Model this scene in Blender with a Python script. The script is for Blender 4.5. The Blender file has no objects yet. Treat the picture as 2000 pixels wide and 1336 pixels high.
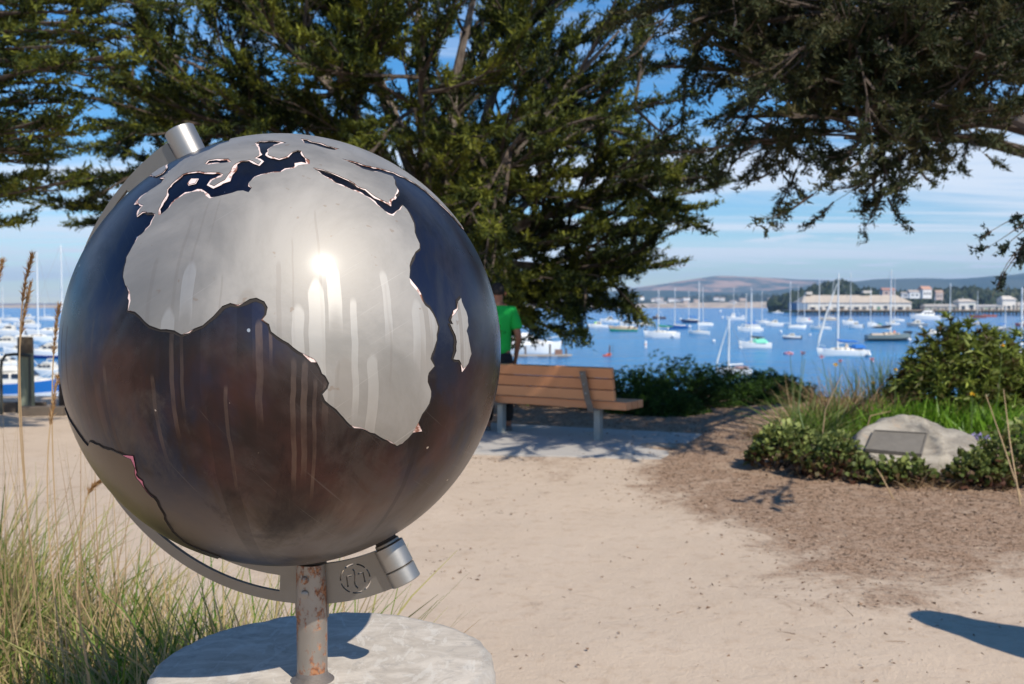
import bpy, bmesh, math, random
import numpy as np
from mathutils import Vector, Matrix, noise
from mathutils.geometry import delaunay_2d_cdt
S = bpy.context.scene
COL = S.collection
rad = math.radians

# ---------------------------------------------------------------- camera
FPX = 1944.0; PITCH = math.atan(70 / FPX); CAMZ = 1.5; WZ = -6.0
cam = bpy.data.cameras.new('camera'); co = bpy.data.objects.new('camera', cam); COL.objects.link(co)
co.location = (0, 0, CAMZ); co.rotation_euler = (math.pi / 2 - PITCH, 0, 0)
cam.sensor_width = 36; cam.lens = 36 * FPX / 2000; cam.clip_start = 0.05; cam.clip_end = 60000
cam.dof.use_dof = True; cam.dof.focus_distance = 1.62; cam.dof.aperture_fstop = 8.0
S.camera = co
# ---------------------------------------------------------------- light
SUN = Vector((0.404, -0.592, 0.698)).normalized()
sl = bpy.data.lights.new('sun', 'SUN'); so = bpy.data.objects.new('sun', sl); COL.objects.link(so)
sl.energy = 4.0; sl.angle = rad(0.53); sl.color = (1.0, 0.93, 0.81)
so.rotation_euler = SUN.to_track_quat('Z', 'Y').to_euler()
W = bpy.data.worlds.new('World'); S.world = W; W.use_nodes = True
S.view_settings.view_transform = 'Standard'; S.view_settings.look = 'None'
S.view_settings.exposure = 0.43; S.view_settings.gamma = 1; S.view_settings.use_curve_mapping = False

def nd(nt, t, inp=None, **kw):
    n = nt.nodes.new(t)
    for k, v in kw.items(): setattr(n, k, v)
    for k, v in (inp or {}).items():
        if hasattr(v, 'is_output') or isinstance(v, bpy.types.NodeSocket): nt.links.new(v, n.inputs[k])
        else: n.inputs[k].default_value = v
    return n
def mth(nt, op, a, b=0.0, c=0.0, clamp=False):
    return nd(nt, 'ShaderNodeMath', {0: a, 1: b, 2: c}, operation=op, use_clamp=clamp).outputs[0]
def sstep(nt, v, a, b):
    return nd(nt, 'ShaderNodeMapRange', {0: v, 1: a, 2: b, 3: 0.0, 4: 1.0}, interpolation_type='SMOOTHSTEP', clamp=True).outputs[0]
def mixc(nt, f, a, b, bt='MIX'):
    n = nd(nt, 'ShaderNodeMix', data_type='RGBA', blend_type=bt)
    for i, v in ((0, f), (6, a), (7, b)):
        if isinstance(v, bpy.types.NodeSocket): nt.links.new(v, n.inputs[i])
        else:
            if i and len(v) == 3: v = (*v, 1)
            n.inputs[i].default_value = v
    return n.outputs[2]
def nz(nt, vec, scale, detail=4, rough=0.55, dist=0.0):
    return nd(nt, 'ShaderNodeTexNoise', {'Vector': vec, 'Scale': scale, 'Detail': detail, 'Roughness': rough, 'Distortion': dist}).outputs[0]
def mapv(nt, vec, sc=(1, 1, 1), loc=(0, 0, 0)):
    return nd(nt, 'ShaderNodeMapping', {'Vector': vec, 'Scale': sc, 'Location': loc}).outputs[0]

nt = W.node_tree
for n in list(nt.nodes): nt.nodes.remove(n)
sky = nd(nt, 'ShaderNodeTexSky', sky_type='NISHITA', sun_disc=False, sun_elevation=math.asin(SUN.z),
         sun_rotation=math.atan2(SUN.x, SUN.y), altitude=0, air_density=1.0, dust_density=0.0, ozone_density=5.0)
tc = nd(nt, 'ShaderNodeTexCoord').outputs['Generated']
sp = nd(nt, 'ShaderNodeSeparateXYZ', {0: tc})
zc = mth(nt, 'ADD', mth(nt, 'MAXIMUM', sp.outputs[2], 0.0), 0.035)
cv = nd(nt, 'ShaderNodeCombineXYZ', {0: mth(nt, 'DIVIDE', sp.outputs[0], zc), 1: mth(nt, 'DIVIDE', sp.outputs[1], zc), 2: 0.0}).outputs[0]
w1 = nz(nt, mapv(nt, cv, (0.16, 0.5, 1), (3.1, 1.7, 0)), 1.0, 7, 0.62, 0.6)
w2 = nz(nt, mapv(nt, cv, (0.9, 1.0, 1), (9.0, 4.0, 0)), 1.0, 6, 0.6, 0.2)
wisps = mth(nt, 'MULTIPLY', sstep(nt, w1, 0.43, 0.60), 0.80)
puffs = mth(nt, 'MULTIPLY', mth(nt, 'MULTIPLY', sstep(nt, w2, 0.55, 0.63), sstep(nt, sp.outputs[2], 0.015, 0.04)), mth(nt, 'SUBTRACT', 1.0, sstep(nt, sp.outputs[2], 0.05, 0.10)))
thin = mth(nt, 'SUBTRACT', 1.0, mth(nt, 'MULTIPLY', sstep(nt, sp.outputs[2], 0.10, 0.40), 0.75))
cl = mth(nt, 'MULTIPLY', mth(nt, 'MAXIMUM', wisps, mth(nt, 'MULTIPLY', puffs, 0.9)), thin)
cl = mth(nt, 'MULTIPLY', cl, sstep(nt, sp.outputs[2], -0.01, 0.02))
hs = nd(nt, 'ShaderNodeHueSaturation', {'Saturation': 1.34, 'Value': 1.0, 'Color': sky.outputs[0]}).outputs[0]
skyc = mixc(nt, cl, hs, (7.3, 7.7, 8.4))
bg = nd(nt, 'ShaderNodeBackground', {'Color': skyc, 'Strength': 0.10})
nd(nt, 'ShaderNodeOutputWorld', {'Surface': bg.outputs[0]})

# ---------------------------------------------------------------- geometry helpers
_F = Vector((0, math.cos(PITCH), -math.sin(PITCH))); _U = Vector((0, math.sin(PITCH), math.cos(PITCH)))
def ray(px, py): return (_F + Vector((1, 0, 0)) * ((px - 1000) / FPX) + _U * ((668 - py) / FPX)).normalized()
def atY(px, py, Y):
    d = ray(px, py); return Vector((0, 0, CAMZ)) + d * (Y / d.y)
def atZ(px, py, z=0.0):
    d = ray(px, py); return Vector((0, 0, CAMZ)) + d * ((z - CAMZ) / d.z)

class MB:
    def __init__(s): s.v = []; s.f = []
    def add(s, vs, fs):
        o = len(s.v); s.v += [tuple(v) for v in vs]; s.f += [tuple(i + o for i in f) for f in fs]; return s
    def box(s, c, sz, rot=None, taper=1.0):
        M = rot or Matrix.Identity(3); c = Vector(c); vs = []
        for dz in (-.5, .5):
            k = taper if dz > 0 else 1.0
            for dx, dy in ((-.5, -.5), (.5, -.5), (.5, .5), (-.5, .5)):
                vs.append(c + M @ Vector((dx * sz[0] * k, dy * sz[1] * k, dz * sz[2])))
        return s.add(vs, [(3, 2, 1, 0), (4, 5, 6, 7), (0, 1, 5, 4), (1, 2, 6, 5), (2, 3, 7, 6), (3, 0, 4, 7)])
    def tube(s, pts, r, n=8, cap=True):
        pts = [Vector(p) for p in pts]
        if not hasattr(r, '__len__'): r = [r] * len(pts)
        vs = []; up = None
        for i, p in enumerate(pts):
            d = (pts[min(i + 1, len(pts) - 1)] - pts[max(i - 1, 0)]).normalized()
            if up is None: up = Vector((0, 0, 1)) if abs(d.z) < .9 else Vector((1, 0, 0))
            x = d.cross(up).normalized(); y = x.cross(d).normalized(); up = y
            for k in range(n):
                a = 2 * math.pi * k / n; vs.append(p + (x * math.cos(a) + y * math.sin(a)) * r[i])
        fs = []
        for i in range(len(pts) - 1):
            for k in range(n):
                a = i * n + k; b = i * n + (k + 1) % n; fs.append((a, b, b + n, a + n))
        if cap: fs.append(tuple(range(n - 1, -1, -1))); fs.append(tuple((len(pts) - 1) * n + k for k in range(n)))
        return s.add(vs, fs)
    def lathe(s, prof, c=(0, 0, 0), n=24, M=None):
        M = M or Matrix.Identity(3); c = Vector(c); vs = []; fs = []
        for r, z in prof:
            for k in range(n):
                a = 2 * math.pi * k / n; vs.append(c + M @ Vector((r * math.cos(a), r * math.sin(a), z)))
        for i in range(len(prof) - 1):
            for k in range(n):
                a = i * n + k; b = i * n + (k + 1) % n; fs.append((a, b, b + n, a + n))
        return s.add(vs, fs)
    def build(s, name, m, parent=None, smooth=False, bevel=0):
        me = bpy.data.meshes.new(name); me.from_pydata(s.v, [], s.f); me.update()
        if smooth:
            me.polygons.foreach_set('use_smooth', [True] * len(me.polygons))
            me.set_sharp_from_angle(angle=rad(42))
        me.materials.append(m)
        o = bpy.data.objects.new(name, me); COL.objects.link(o)
        if parent: o.parent = parent
        if bevel:
            b = o.modifiers.new('bevel', 'BEVEL'); b.width = bevel; b.segments = 2; b.limit_method = 'ANGLE'
        return o
def tag(o, label=None, cat=None, group=None, kind=None):
    for k, v in (('label', label), ('category', cat), ('group', group), ('kind', kind)):
        if v: o[k] = v
    return o
def empty(name, loc=(0, 0, 0), rz=0, **kw):
    o = bpy.data.objects.new(name, None); COL.objects.link(o); o.location = loc; o.rotation_euler = (0, 0, rz)
    o.empty_display_size = .2
    return tag(o, **kw)
def tri_mesh(name, V, m, tint=None, parent=None, nv=3, smooth=False):
    """V: (n, nv, 3) array of separate faces; tint: (n,) value stored per face"""
    V = np.asarray(V, np.float32); n = len(V)
    me = bpy.data.meshes.new(name); me.vertices.add(n * nv); me.vertices.foreach_set('co', V.reshape(-1))
    me.loops.add(n * nv); me.loops.foreach_set('vertex_index', np.arange(n * nv, dtype=np.int32))
    me.polygons.add(n); me.polygons.foreach_set('loop_start', np.arange(0, n * nv, nv, dtype=np.int32))
    me.update(calc_edges=True)
    if tint is not None:
        a = me.attributes.new('tint', 'FLOAT', 'FACE'); a.data.foreach_set('value', np.asarray(tint, np.float32))
    me.materials.append(m); me.validate()
    o = bpy.data.objects.new(name, me); COL.objects.link(o)
    if parent: o.parent = parent
    return o

# ---------------------------------------------------------------- materials
def mat(name): 
    m = bpy.data.materials.new(name); m.use_nodes = True; t = m.node_tree
    b = t.nodes['Principled BSDF']; return m, t, b
def setb(t, b, **kw):
    names = {'col': 'Base Color', 'rough': 'Roughness', 'metal': 'Metallic', 'spec': 'Specular IOR Level', 'normal': 'Normal', 'alpha': 'Alpha'}
    for k, v in kw.items():
        i = b.inputs[names[k]]
        if isinstance(v, bpy.types.NodeSocket): t.links.new(v, i)
        elif k == 'col': i.default_value = (*v[:3], 1)
        else: i.default_value = v
def bump(t, h, s, d=0.01):
    return nd(t, 'ShaderNodeBump', {'Height': h, 'Strength': s, 'Distance': d}).outputs[0]
_pm = {}
def plain(col, rough=.5, metal=0, var=.12, scale=6, bmp=0.0):
    k = (tuple(col), rough, metal, var, scale, bmp)
    if k in _pm: return _pm[k]
    m, t, b = mat('paint'); oc = nd(t, 'ShaderNodeTexCoord').outputs['Object']
    n = nz(t, oc, scale, 5)
    c = mixc(t, n, [x * (1 - var) for x in col], [min(1, x * (1 + var)) for x in col])
    setb(t, b, col=c, rough=rough, metal=metal)
    if bmp: setb(t, b, normal=bump(t, nz(t, oc, scale * 8, 4), bmp, .004))
    _pm[k] = m; return m
M_straw = None

def foliage_mat(name, c0, c1, c2, trans=.25, rough=.6):
    m, t, b = mat(name)
    at = nd(t, 'ShaderNodeAttribute', attribute_name='tint').outputs['Fac']
    cr = nd(t, 'ShaderNodeValToRGB', {0: at}); e = cr.color_ramp.elements
    e[0].color = (*c0, 1); e[1].color = (*c2, 1); x = e.new(.5); x.color = (*c1, 1)
    setb(t, b, col=cr.outputs[0], rough=rough, spec=.25)
    tr = nd(t, 'ShaderNodeBsdfTranslucent', {'Color': cr.outputs[0]})
    mx = nd(t, 'ShaderNodeMixShader', {0: trans, 1: b.outputs[0], 2: tr.outputs[0]})
    t.links.new(mx.outputs[0], t.nodes['Material Output'].inputs[0]); return m

rng = np.random.default_rng(7); random.seed(7)
def unit(v): return v / np.maximum(np.linalg.norm(v, axis=-1, keepdims=True), 1e-9)
# ================================================================= SETTING
def gmulch(x, y):
    """0 = pale packed sand, 1 = brown bark and leaf litter"""
    s = lambda v, a, b: np.clip((v - a) / (b - a), 0, 1) ** 2 * (3 - 2 * np.clip((v - a) / (b - a), 0, 1))
    right = s(x - (1.35 + .25 * np.sin(y * 1.3)), -.5, .5) * s(y + .28 * (x - 1.4) * -1, 4.0, 6.0)
    back = s(y + .25 * x, 11.3, 12.8) * s(x, -4.5, -2.5)
    near = .25 * s(y, 7.5, 9.5) * s(x, -1, .5)
    return np.clip(np.maximum(np.maximum(right, back), near * 1.4), 0, 1)
def gz(x, y):
    """terrain height"""
    e = 16.3 + .35 * np.sin(x * .6)
    t = np.clip((y - e) / 16, 0, 1)
    z = -8.5 * t * (2 - t) * np.where(t > 0, 1, 0)
    bed = .10 * np.exp(-(((x - 3.4) / 1.6) ** 2 + ((y - 9.6) / 1.3) ** 2)) + .14 * np.exp(-(((x - 5.5) / 2) ** 2 + ((y - 12) / 2.2) ** 2))
    return z + bed + .02 * np.sin(x * .9 + 1) * np.sin(y * .7)
def nonuni(a, b, lo, hi, fine, grow=1.25):
    c = list(np.arange(a, b + 1e-6, fine)); st = fine
    while c[-1] < hi: st *= grow; c.append(c[-1] + st)
    st = fine
    while c[0] > lo: st *= grow; c.insert(0, c[0] - st)
    return np.array(c)
gx = nonuni(-5, 7, -9000, 9000, .07); gy = nonuni(2.2, 17.5, -300, 5200, .07)
Xg, Yg = np.meshgrid(gx, gy); Zg = gz(Xg, Yg)
fz = np.array([noise.noise(Vector((x * 1.7, y * 1.7, 0))) * .012 + noise.noise(Vector((x * 7, y * 7, 3))) * .005 if abs(x) < 12 and 0 < y < 22 else 0.0 for x, y in zip(Xg.ravel(), Yg.ravel())])
Zg = Zg + fz.reshape(Xg.shape)
nx, ny = len(gx), len(gy)
V = np.stack([Xg, Yg, Zg], -1).reshape(-1, 3)
idx = np.arange(nx * ny).reshape(ny, nx)
Fq = np.stack([idx[:-1, :-1], idx[:-1, 1:], idx[1:, 1:], idx[1:, :-1]], -1).reshape(-1, 4)
me = bpy.data.meshes.new('ground'); me.vertices.add(len(V)); me.vertices.foreach_set('co', V.astype(np.float32).ravel())
me.loops.add(Fq.size); me.loops.foreach_set('vertex_index', Fq.astype(np.int32).ravel())
me.polygons.add(len(Fq)); me.polygons.foreach_set('loop_start', np.arange(0, Fq.size, 4, dtype=np.int32)); me.update(calc_edges=True)
me.polygons.foreach_set('use_smooth', [True] * len(Fq))
a = me.attributes.new('mulch', 'FLOAT', 'POINT'); a.data.foreach_set('value', gmulch(Xg, Yg).astype(np.float32).ravel())
m, t, b = mat('packed_sand')
oc = nd(t, 'ShaderNodeTexCoord').outputs['Object']
mu = nd(t, 'ShaderNodeAttribute', attribute_name='mulch').outputs['Fac']
n1 = nz(t, oc, 1.3, 6, .6); n2 = nz(t, oc, 9, 6, .65); n3 = nz(t, oc, 90, 4, .7); n4 = nz(t, oc, 28, 5, .7)
mk = mth(t, 'ADD', mu, mth(t, 'MULTIPLY', mth(t, 'SUBTRACT', nz(t, oc, 1.6, 10, .82, .5), .5), 3.2))
mk = sstep(t, mk, .15, .95)
sand = mixc(t, n1, (.50, .385, .285), (.60, .48, .37))
sand = mixc(t, mth(t, 'MULTIPLY', sstep(t, n2, .50, .72), .40), sand, (.40, .275, .185))
sand = mixc(t, mth(t, 'MULTIPLY', sstep(t, n3, .60, .72), .45), sand, (.30, .20, .14))
bark = mixc(t, sstep(t, n3, .35, .65), (.14, .082, .05), (.46, .31, .21))
bark = mixc(t, mth(t, 'MULTIPLY', sstep(t, n2, .45, .65), .45), bark, (.46, .34, .25))
bark = mixc(t, mth(t, 'MULTIPLY', sstep(t, n4, .54, .60), .75), bark, (.05, .032, .02))
gc = mixc(t, mk, sand, bark)
hh = mth(t, 'ADD', mth(t, 'MULTIPLY', n3, .4), mth(t, 'ADD', mth(t, 'MULTIPLY', n2, .8), mth(t, 'MULTIPLY', n4, .6)))
setb(t, b, col=gc, rough=.95, spec=.15, normal=bump(t, hh, .55, .02))
me.materials.append(m)
ground = bpy.data.objects.new('ground', me); COL.objects.link(ground); tag(ground, kind='structure')

# water
mb = MB(); ys = [18, 40, 80, 160, 400, 1000, 4060]; xs = [-9000, -2000, -500, -100, 0, 100, 500, 2000, 9000]
mb.add([(x, y, WZ) for y in ys for x in xs], [(j * len(xs) + i, j * len(xs) + i + 1, (j + 1) * len(xs) + i + 1, (j + 1) * len(xs) + i) for j in range(len(ys) - 1) for i in range(len(xs) - 1)])
m, t, b = mat('bay_water'); oc = nd(t, 'ShaderNodeTexCoord').outputs['Object']
wv = nz(t, mapv(t, oc, (1, 1.6, 1)), 1.1, 5, .6); wv2 = nz(t, mapv(t, oc, (1, 1.8, 1), (5, 3, 0)), .10, 3, .5)
patch = nz(t, mapv(t, oc, (.35, 1, 1)), .018, 4, .55)
yy = nd(t, 'ShaderNodeSeparateXYZ', {0: oc}).outputs[1]
deep = mixc(t, sstep(t, patch, .4, .65), (.006, .15, .36), (.010, .21, .46))
deep = mixc(t, sstep(t, yy, 40, 900), deep, (.003, .15, .42))
setb(t, b, col=deep, rough=mth(t, 'ADD', .10, mth(t, 'MULTIPLY', patch, .14)), spec=.05)
hgt = mth(t, 'ADD', mth(t, 'MULTIPLY', wv, .10), mth(t, 'MULTIPLY', wv2, .55))
setb(t, b, normal=bump(t, hgt, 1.0, 1.6))
tag(mb.build('water', m), kind='structure')

# far shore and hills
def ridge(name, prof, Y, depth, base, mt, amp, seed, n=180, rows=14):
    """prof: (px, py) skyline as seen; builds a real sloping range from Y to Y+depth"""
    xs = np.linspace(prof[0][0], prof[-1][0], n); ys_ = np.interp(xs, [p[0] for p in prof], [p[1] for p in prof])
    vs = []; 
    for j in range(rows):
        v = j / (rows - 1); s = math.sin(min(v / .75, 1) * math.pi / 2) if v < .75 else 1 - (v - .75) / .25
        yv = Y + depth * v
        for x, py in zip(xs, ys_):
            Yc = Y + depth * .75
            top = atY(x, py, Yc); X = top.x * (yv / Yc)
            k = noise.fractal(Vector((X / (depth * .35), yv / (depth * .35), seed)), 1.0, 2.1, 5)
            h = max(top.z - base, 2) * s * (1 + amp * k * (1.0 if v < .75 else .2) * (1 - .8 * max(0, s - .6) / .4))
            vs.append((X, yv, base + max(h, 0)))
    fs = [(j * n + i, j * n + i + 1, (j + 1) * n + i + 1, (j + 1) * n + i) for j in range(rows - 1) for i in range(n - 1)]
    return MB().add(vs, fs).build(name, mt, None, True)
def hill_mat(name, c0, c1, sc):
    m, t, b = mat(name); oc = nd(t, 'ShaderNodeTexCoord').outputs['Object']
    n = nz(t, oc, sc, 8, .65); c = mixc(t, sstep(t, n, .42, .58), c0, c1); setb(t, b, col=c, rough=1, spec=.05); return m
hm_dry = hill_mat('dry_hill', (.46, .29, .20), (.07, .09, .07), .0030)
hm_mid = hill_mat('scrub_hill', (.035, .065, .06), (.075, .095, .075), .0016)
hm_dark = hill_mat('wooded_hill', (.012, .024, .010), (.035, .05, .022), .02)
hm_sand = hill_mat('beach_sand', (.56, .44, .32), (.48, .37, .27), .02)
tag(ridge('hills', [(-500, 594), (200, 592), (900, 585), (1160, 575), (1230, 563), (1300, 554), (1350, 545), (1400, 537), (1470, 540), (1560, 545), (1650, 550), (1760, 556), (2100, 560)], 7600, 2600, -6, hm_dry, .35, 2.2), kind='structure')
tag(ridge('hills', [(1100, 590), (1180, 571), (1250, 569), (1330, 568), (1420, 572), (1500, 570), (1560, 562), (1640, 555), (1700, 548), (1780, 544), (1850, 545), (1930, 541), (1980, 536), (2040, 526), (2300, 515)], 5600, 1700, -6, hm_mid, .3, 5.1), kind='structure')
tag(ridge('far_shore', [(-900, 596), (300, 596), (1150, 595), (1300, 592), (1450, 590), (1600, 588), (2100, 588), (3000, 590)], 4040, 500, -6.3, hm_sand, .05, 1.0, 120, 8), kind='structure')
def wood(prof, Y, depth, count, label, hmin, hmax):
    """a far-off wood: ridge of ground covered by thousands of small faceted crowns"""
    g = ridge('terrain', prof, Y, depth, -6, hm_dark, .15, 8.0, 90, 8); tag(g, kind='structure')
    xs = rng.uniform(prof[0][0], prof[-1][0], count); v = rng.uniform(.05, .8, count)
    ico = np.array([(0, 0, 1), (.9, 0, .3), (.28, .85, .3), (-.72, .53, .3), (-.72, -.53, .3), (.28, -.85, .3), (0, 0, -.6)])
    fi = [(0, 1, 2), (0, 2, 3), (0, 3, 4), (0, 4, 5), (0, 5, 1), (6, 2, 1), (6, 3, 2), (6, 4, 3), (6, 5, 4), (6, 1, 5)]
    Vs = []; 
    for x, q in zip(xs, v):
        py = np.interp(x, [p[0] for p in prof], [p[1] for p in prof]); Yc = Y + depth * .75; top = atY(x, py, Yc)
        s = math.sin(min(q / .75, 1) * math.pi / 2); yv = Y + depth * q
        h = rng.uniform(hmin, hmax); c = np.array([top.x * yv / Yc, yv, -6 + max(top.z + 6, 1) * s + h * .2])
        P = ico * np.array([h * .55, h * .55, h * .75]) * rng.uniform(.7, 1.3, (7, 1)) + c
        for f in fi: Vs.append(P[list(f)])
    Vs = np.array(Vs); tt = np.repeat(rng.random(count), 10)
    o = tri_mesh('woodland', Vs, far_leaf, tt); tag(o, label, 'trees', kind='stuff')
far_leaf = foliage_mat('far_foliage', (.008, .018, .008), (.018, .032, .012), (.04, .055, .022), .1)
wood([(1240, 596), (1300, 591), (1370, 586), (1430, 584), (1500, 583), (1530, 583), (1570, 586), (1620, 590)], 4380, 300, 900, 'dark strip of trees along the far shore behind the town', 14, 26)
wood([(1500, 598), (1530, 588), (1580, 577), (1610, 567), (1640, 561), (1660, 564), (1680, 577), (1720, 578), (1740, 584), (1790, 582), (1850, 577), (1900, 573), (1960, 579), (2050, 576), (2300, 570)], 1150, 260, 1600, 'dark wooded rise behind the wharf sheds', 6, 13)

# the low bank in front of the far wood, seen right of the wharf
# ================================================================= FAR TOWN
def house(px, py, w, h, Y, wc, rc, label, rz=0.0, group=None, wins=0):
    p = atY(px, py, Y); r = empty('house', p, rz, label=label, cat='house', group=group)
    MB().box((0, 0, h * .5), (w, w * .7, h)).build('wall', plain(wc, .8), r)
    e = w * .56; d = w * .40; z = h; k = h * .38
    MB().add([(-e, -d, z), (e, -d, z), (e, d, z), (-e, d, z), (-e * .96, 0, z + k), (e * .96, 0, z + k)], [(0, 1, 5, 4), (2, 3, 4, 5), (1, 2, 5), (3, 0, 4), (0, 3, 2, 1)]).build('roof', plain(rc, .9), r)
    for i in range(wins):
        MB().box(((i - (wins - 1) / 2) * w / (wins + .4), -w * .35 - .02, h * .55), (w / (wins * 2.2), .1, h * .3)).build('window', plain((.05, .06, .08), .3), r)
    return r
random.seed(11)
whites = [(.75, .73, .70), (.62, .58, .52), (.80, .80, .78), (.55, .42, .33), (.68, .62, .55)]
ORD = 'first second third fourth fifth sixth seventh eighth ninth tenth eleventh twelfth thirteenth fourteenth fifteenth sixteenth seventeenth eighteenth nineteenth twentieth'.split()
hx = sorted([random.uniform(1236, 1330) for _ in range(10)] + [random.uniform(1330, 1430) for _ in range(6)] + [random.uniform(1430, 1555) for _ in range(6)])
for i, x in enumerate(hx):
    k = random.choice([0, 2, 0, 1, 2] if x < 1330 else [3, 1, 3, 4, 0]); y = random.uniform(586, 594)
    lb = ('leftmost ' if i == 0 else 'rightmost ' if i == len(hx) - 1 else '') + ['white', 'grey-white', 'bright white', 'tan', 'cream'][k] + ' house in the far shore town' + ('' if i in (0, len(hx) - 1) else ', ' + (ORD[i] + ' from the left' if i < 11 else ORD[len(hx) - 1 - i] + ' from the right'))
    house(x, y, random.uniform(16, 30), random.uniform(8, 13), 4075 + random.uniform(0, 120), whites[k], (.35, .27, .22), lb, random.uniform(-.6, .6), 'houses of the far shore town')
# ================================================================= GLOBE SCULPTURE
R = .40; G = Vector((-.421, 1.885, 1.417)); PB = Vector((-.384, 1.890, .783))
globe = empty('globe_sculpture', PB, 0, label='large brushed steel globe sculpture with cut-out continents on a rusty post', cat='sculpture')
CAMP = Vector((0, 0, CAMZ))
c0 = (CAMP - G).normalized(); e1 = Vector((0, 0, 1)).cross(c0).normalized(); e2 = c0.cross(e1).normalized()
def px_sph(px, py):
    d = ray(px, py); ocv = CAMP - G; bb = d.dot(ocv); disc = bb * bb - (ocv.dot(ocv) - R * R)
    if disc < 0: disc = 0
    return (CAMP + d * (-bb - math.sqrt(disc)) - G).normalized()
def to_uv(n): k = 1 + n.dot(c0); return Vector((n.dot(e1) / k, n.dot(e2) / k))
def from_uv(u): r2 = u[0] ** 2 + u[1] ** 2; return (c0 * (1 - r2) + (e1 * u[0] + e2 * u[1]) * 2) / (1 + r2)
def angpt(ang, az):
    a_, z_ = rad(ang), rad(az); return c0 * math.cos(a_) + (e1 * math.cos(z_) + e2 * math.sin(z_)) * math.sin(a_)
def outline(pts, seed=0, rough=.0034, step=.010, w0=0.0):
    """pixel polyline (x, y[, pale]) or 3D normals -> dense, slightly ragged closed uv polygon with pale width"""
    P = []
    for p in pts:
        if isinstance(p, tuple) and isinstance(p[0], Vector): P.append((to_uv(p[0]), 0.0))
        else: P.append((to_uv(px_sph(p[0], p[1])), p[2] if len(p) > 2 else w0))
    out = []
    for i in range(len(P)):
        (a_, wa), (b_, wb) = P[i], P[(i + 1) % len(P)]; n = max(1, int((b_ - a_).length / step))
        for k in range(n):
            f = k / n; q = a_.lerp(b_, f); s = 900 + seed
            j = Vector((noise.noise(Vector((q.x * 38, q.y * 38, s))), noise.noise(Vector((q.x * 38, q.y * 38, s + 7))))) * rough * 1.6
            j += Vector((noise.noise(Vector((q.x * 160, q.y * 160, s))), noise.noise(Vector((q.x * 160, q.y * 160, s + 3))))) * rough * .6
            if (b_ - a_).length > .6: j *= 0
            out.append((q + j, wa + (wb - wa) * f))
    return out
def pip(p, poly):
    x, y = p; c = False; n = len(poly); j = n - 1
    for i in range(n):
        xi, yi = poly[i]; xj, yj = poly[j]
        if (yi > y) != (yj > y) and x < (xj - xi) * (y - yi) / (yj - yi) + xi: c = not c
        j = i
    return c
def pip_np(P, poly):
    x, y = P[:, 0], P[:, 1]; c = np.zeros(len(P), bool); n = len(poly); j = n - 1
    for i in range(n):
        xi, yi = poly[i]; xj, yj = poly[j]
        if yi != yj:
            c ^= ((yi > y) != (yj > y)) & (x < (xj - xi) * (y - yi) / (yj - yi) + xi)
        j = i
    return c
def cdt_fill(outer, holes, grid):
    polys = [outer] + holes; vs = []; ed = []
    for p in polys:
        o = len(vs); vs += [Vector(q) for q in p]; ed += [(o + i, o + (i + 1) % len(p)) for i in range(len(p))]
    lo = np.min(np.array([list(q) for q in outer]), 0); hi = np.max(np.array([list(q) for q in outer]), 0)
    if grid:
        gx_, gy_ = np.meshgrid(np.arange(lo[0], hi[0], grid), np.arange(lo[1], hi[1], grid))
        gx_ = gx_ + (np.arange(gx_.shape[0]) % 2)[:, None] * grid / 2
        Pg = np.stack([gx_.ravel(), gy_.ravel()], 1); k = pip_np(Pg, outer)
        for h in holes: k &= ~pip_np(Pg, h)
        vs += [Vector(q) for q in Pg[k].tolist()]
    r_ = delaunay_2d_cdt(vs, ed, [], 0, 1e-6)
    ov, of = r_[0], [f for f in r_[2]]
    A = np.array([list(v) for v in ov]); cen = np.array([A[list(f)].mean(0) for f in of])
    k = pip_np(cen, outer)
    for h in holes: k &= ~pip_np(cen, h)
    return ov, [tuple(f) for f, q in zip(of, k) if q]
def sphere_plate(name, ol, holes, m, rr, label=None):
    P = [tuple(q) for q, _ in ol]; H = [[tuple(q) for q, _ in h] for h in holes]
    ov, of = cdt_fill(P, H, .028)
    ns = [from_uv(v) for v in ov]
    me = bpy.data.meshes.new(name); me.from_pydata([n * rr for n in ns], [], of); me.update()
    if me.polygons and sum((p.normal.dot(p.center) > 0) for p in me.polygons) < len(me.polygons) / 2: me.flip_normals()
    used = sorted({i for f in of for i in f})
    me.polygons.foreach_set('use_smooth', [True] * len(me.polygons))
    me.normals_split_custom_set_from_vertices([tuple(n) for n in ns])
    me.materials.append(m); o = bpy.data.objects.new(name, me); COL.objects.link(o); o.parent = globe; o.location = G - PB
    if label: o['label'] = label
    sk = MB()
    for ring in [P] + H:
        n = len(ring); a_ = [from_uv(q) for q in ring]
        sk.add([q * rr for q in a_] + [q * (R - .002) for q in a_], [(i, (i + 1) % n, n + (i + 1) % n, n + i) for i in range(n)])
    so_ = sk.build('cut_edge', M_cut, globe); so_.location = G - PB
    return o
def ribbon(name, ol, hole, m, rr, wf):
    """strip that follows a cut outline on the sea side; wf(i, point, pale) -> width in metres"""
    P = [from_uv(q) for q, _ in ol]; n = len(P); area = sum(ol[i][0].x * ol[(i + 1) % n][0].y - ol[(i + 1) % n][0].x * ol[i][0].y for i in range(n))
    sg = (1 if area > 0 else -1) * (-1 if hole else 1)
    mb_ = MB(); vs = []; ws = []
    for i in range(n):
        tg = (P[(i + 1) % n] - P[i - 1]).normalized(); out = tg.cross(P[i]) * sg; w = wf(i, P[i], ol[i][1]); ws.append(w)
        vs += [(P[i] - out * .001) * rr, (P[i] + out * (w / R)).normalized() * rr]
    fs = [(2 * i, 2 * i + 1, 2 * ((i + 1) % n) + 1, 2 * ((i + 1) % n)) for i in range(n) if ws[i] > .0003 or ws[(i + 1) % n] > .0003]
    if not fs: return
    o = mb_.add(vs, fs).build(name, m, globe, True); o.location = G - PB; return o

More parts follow.
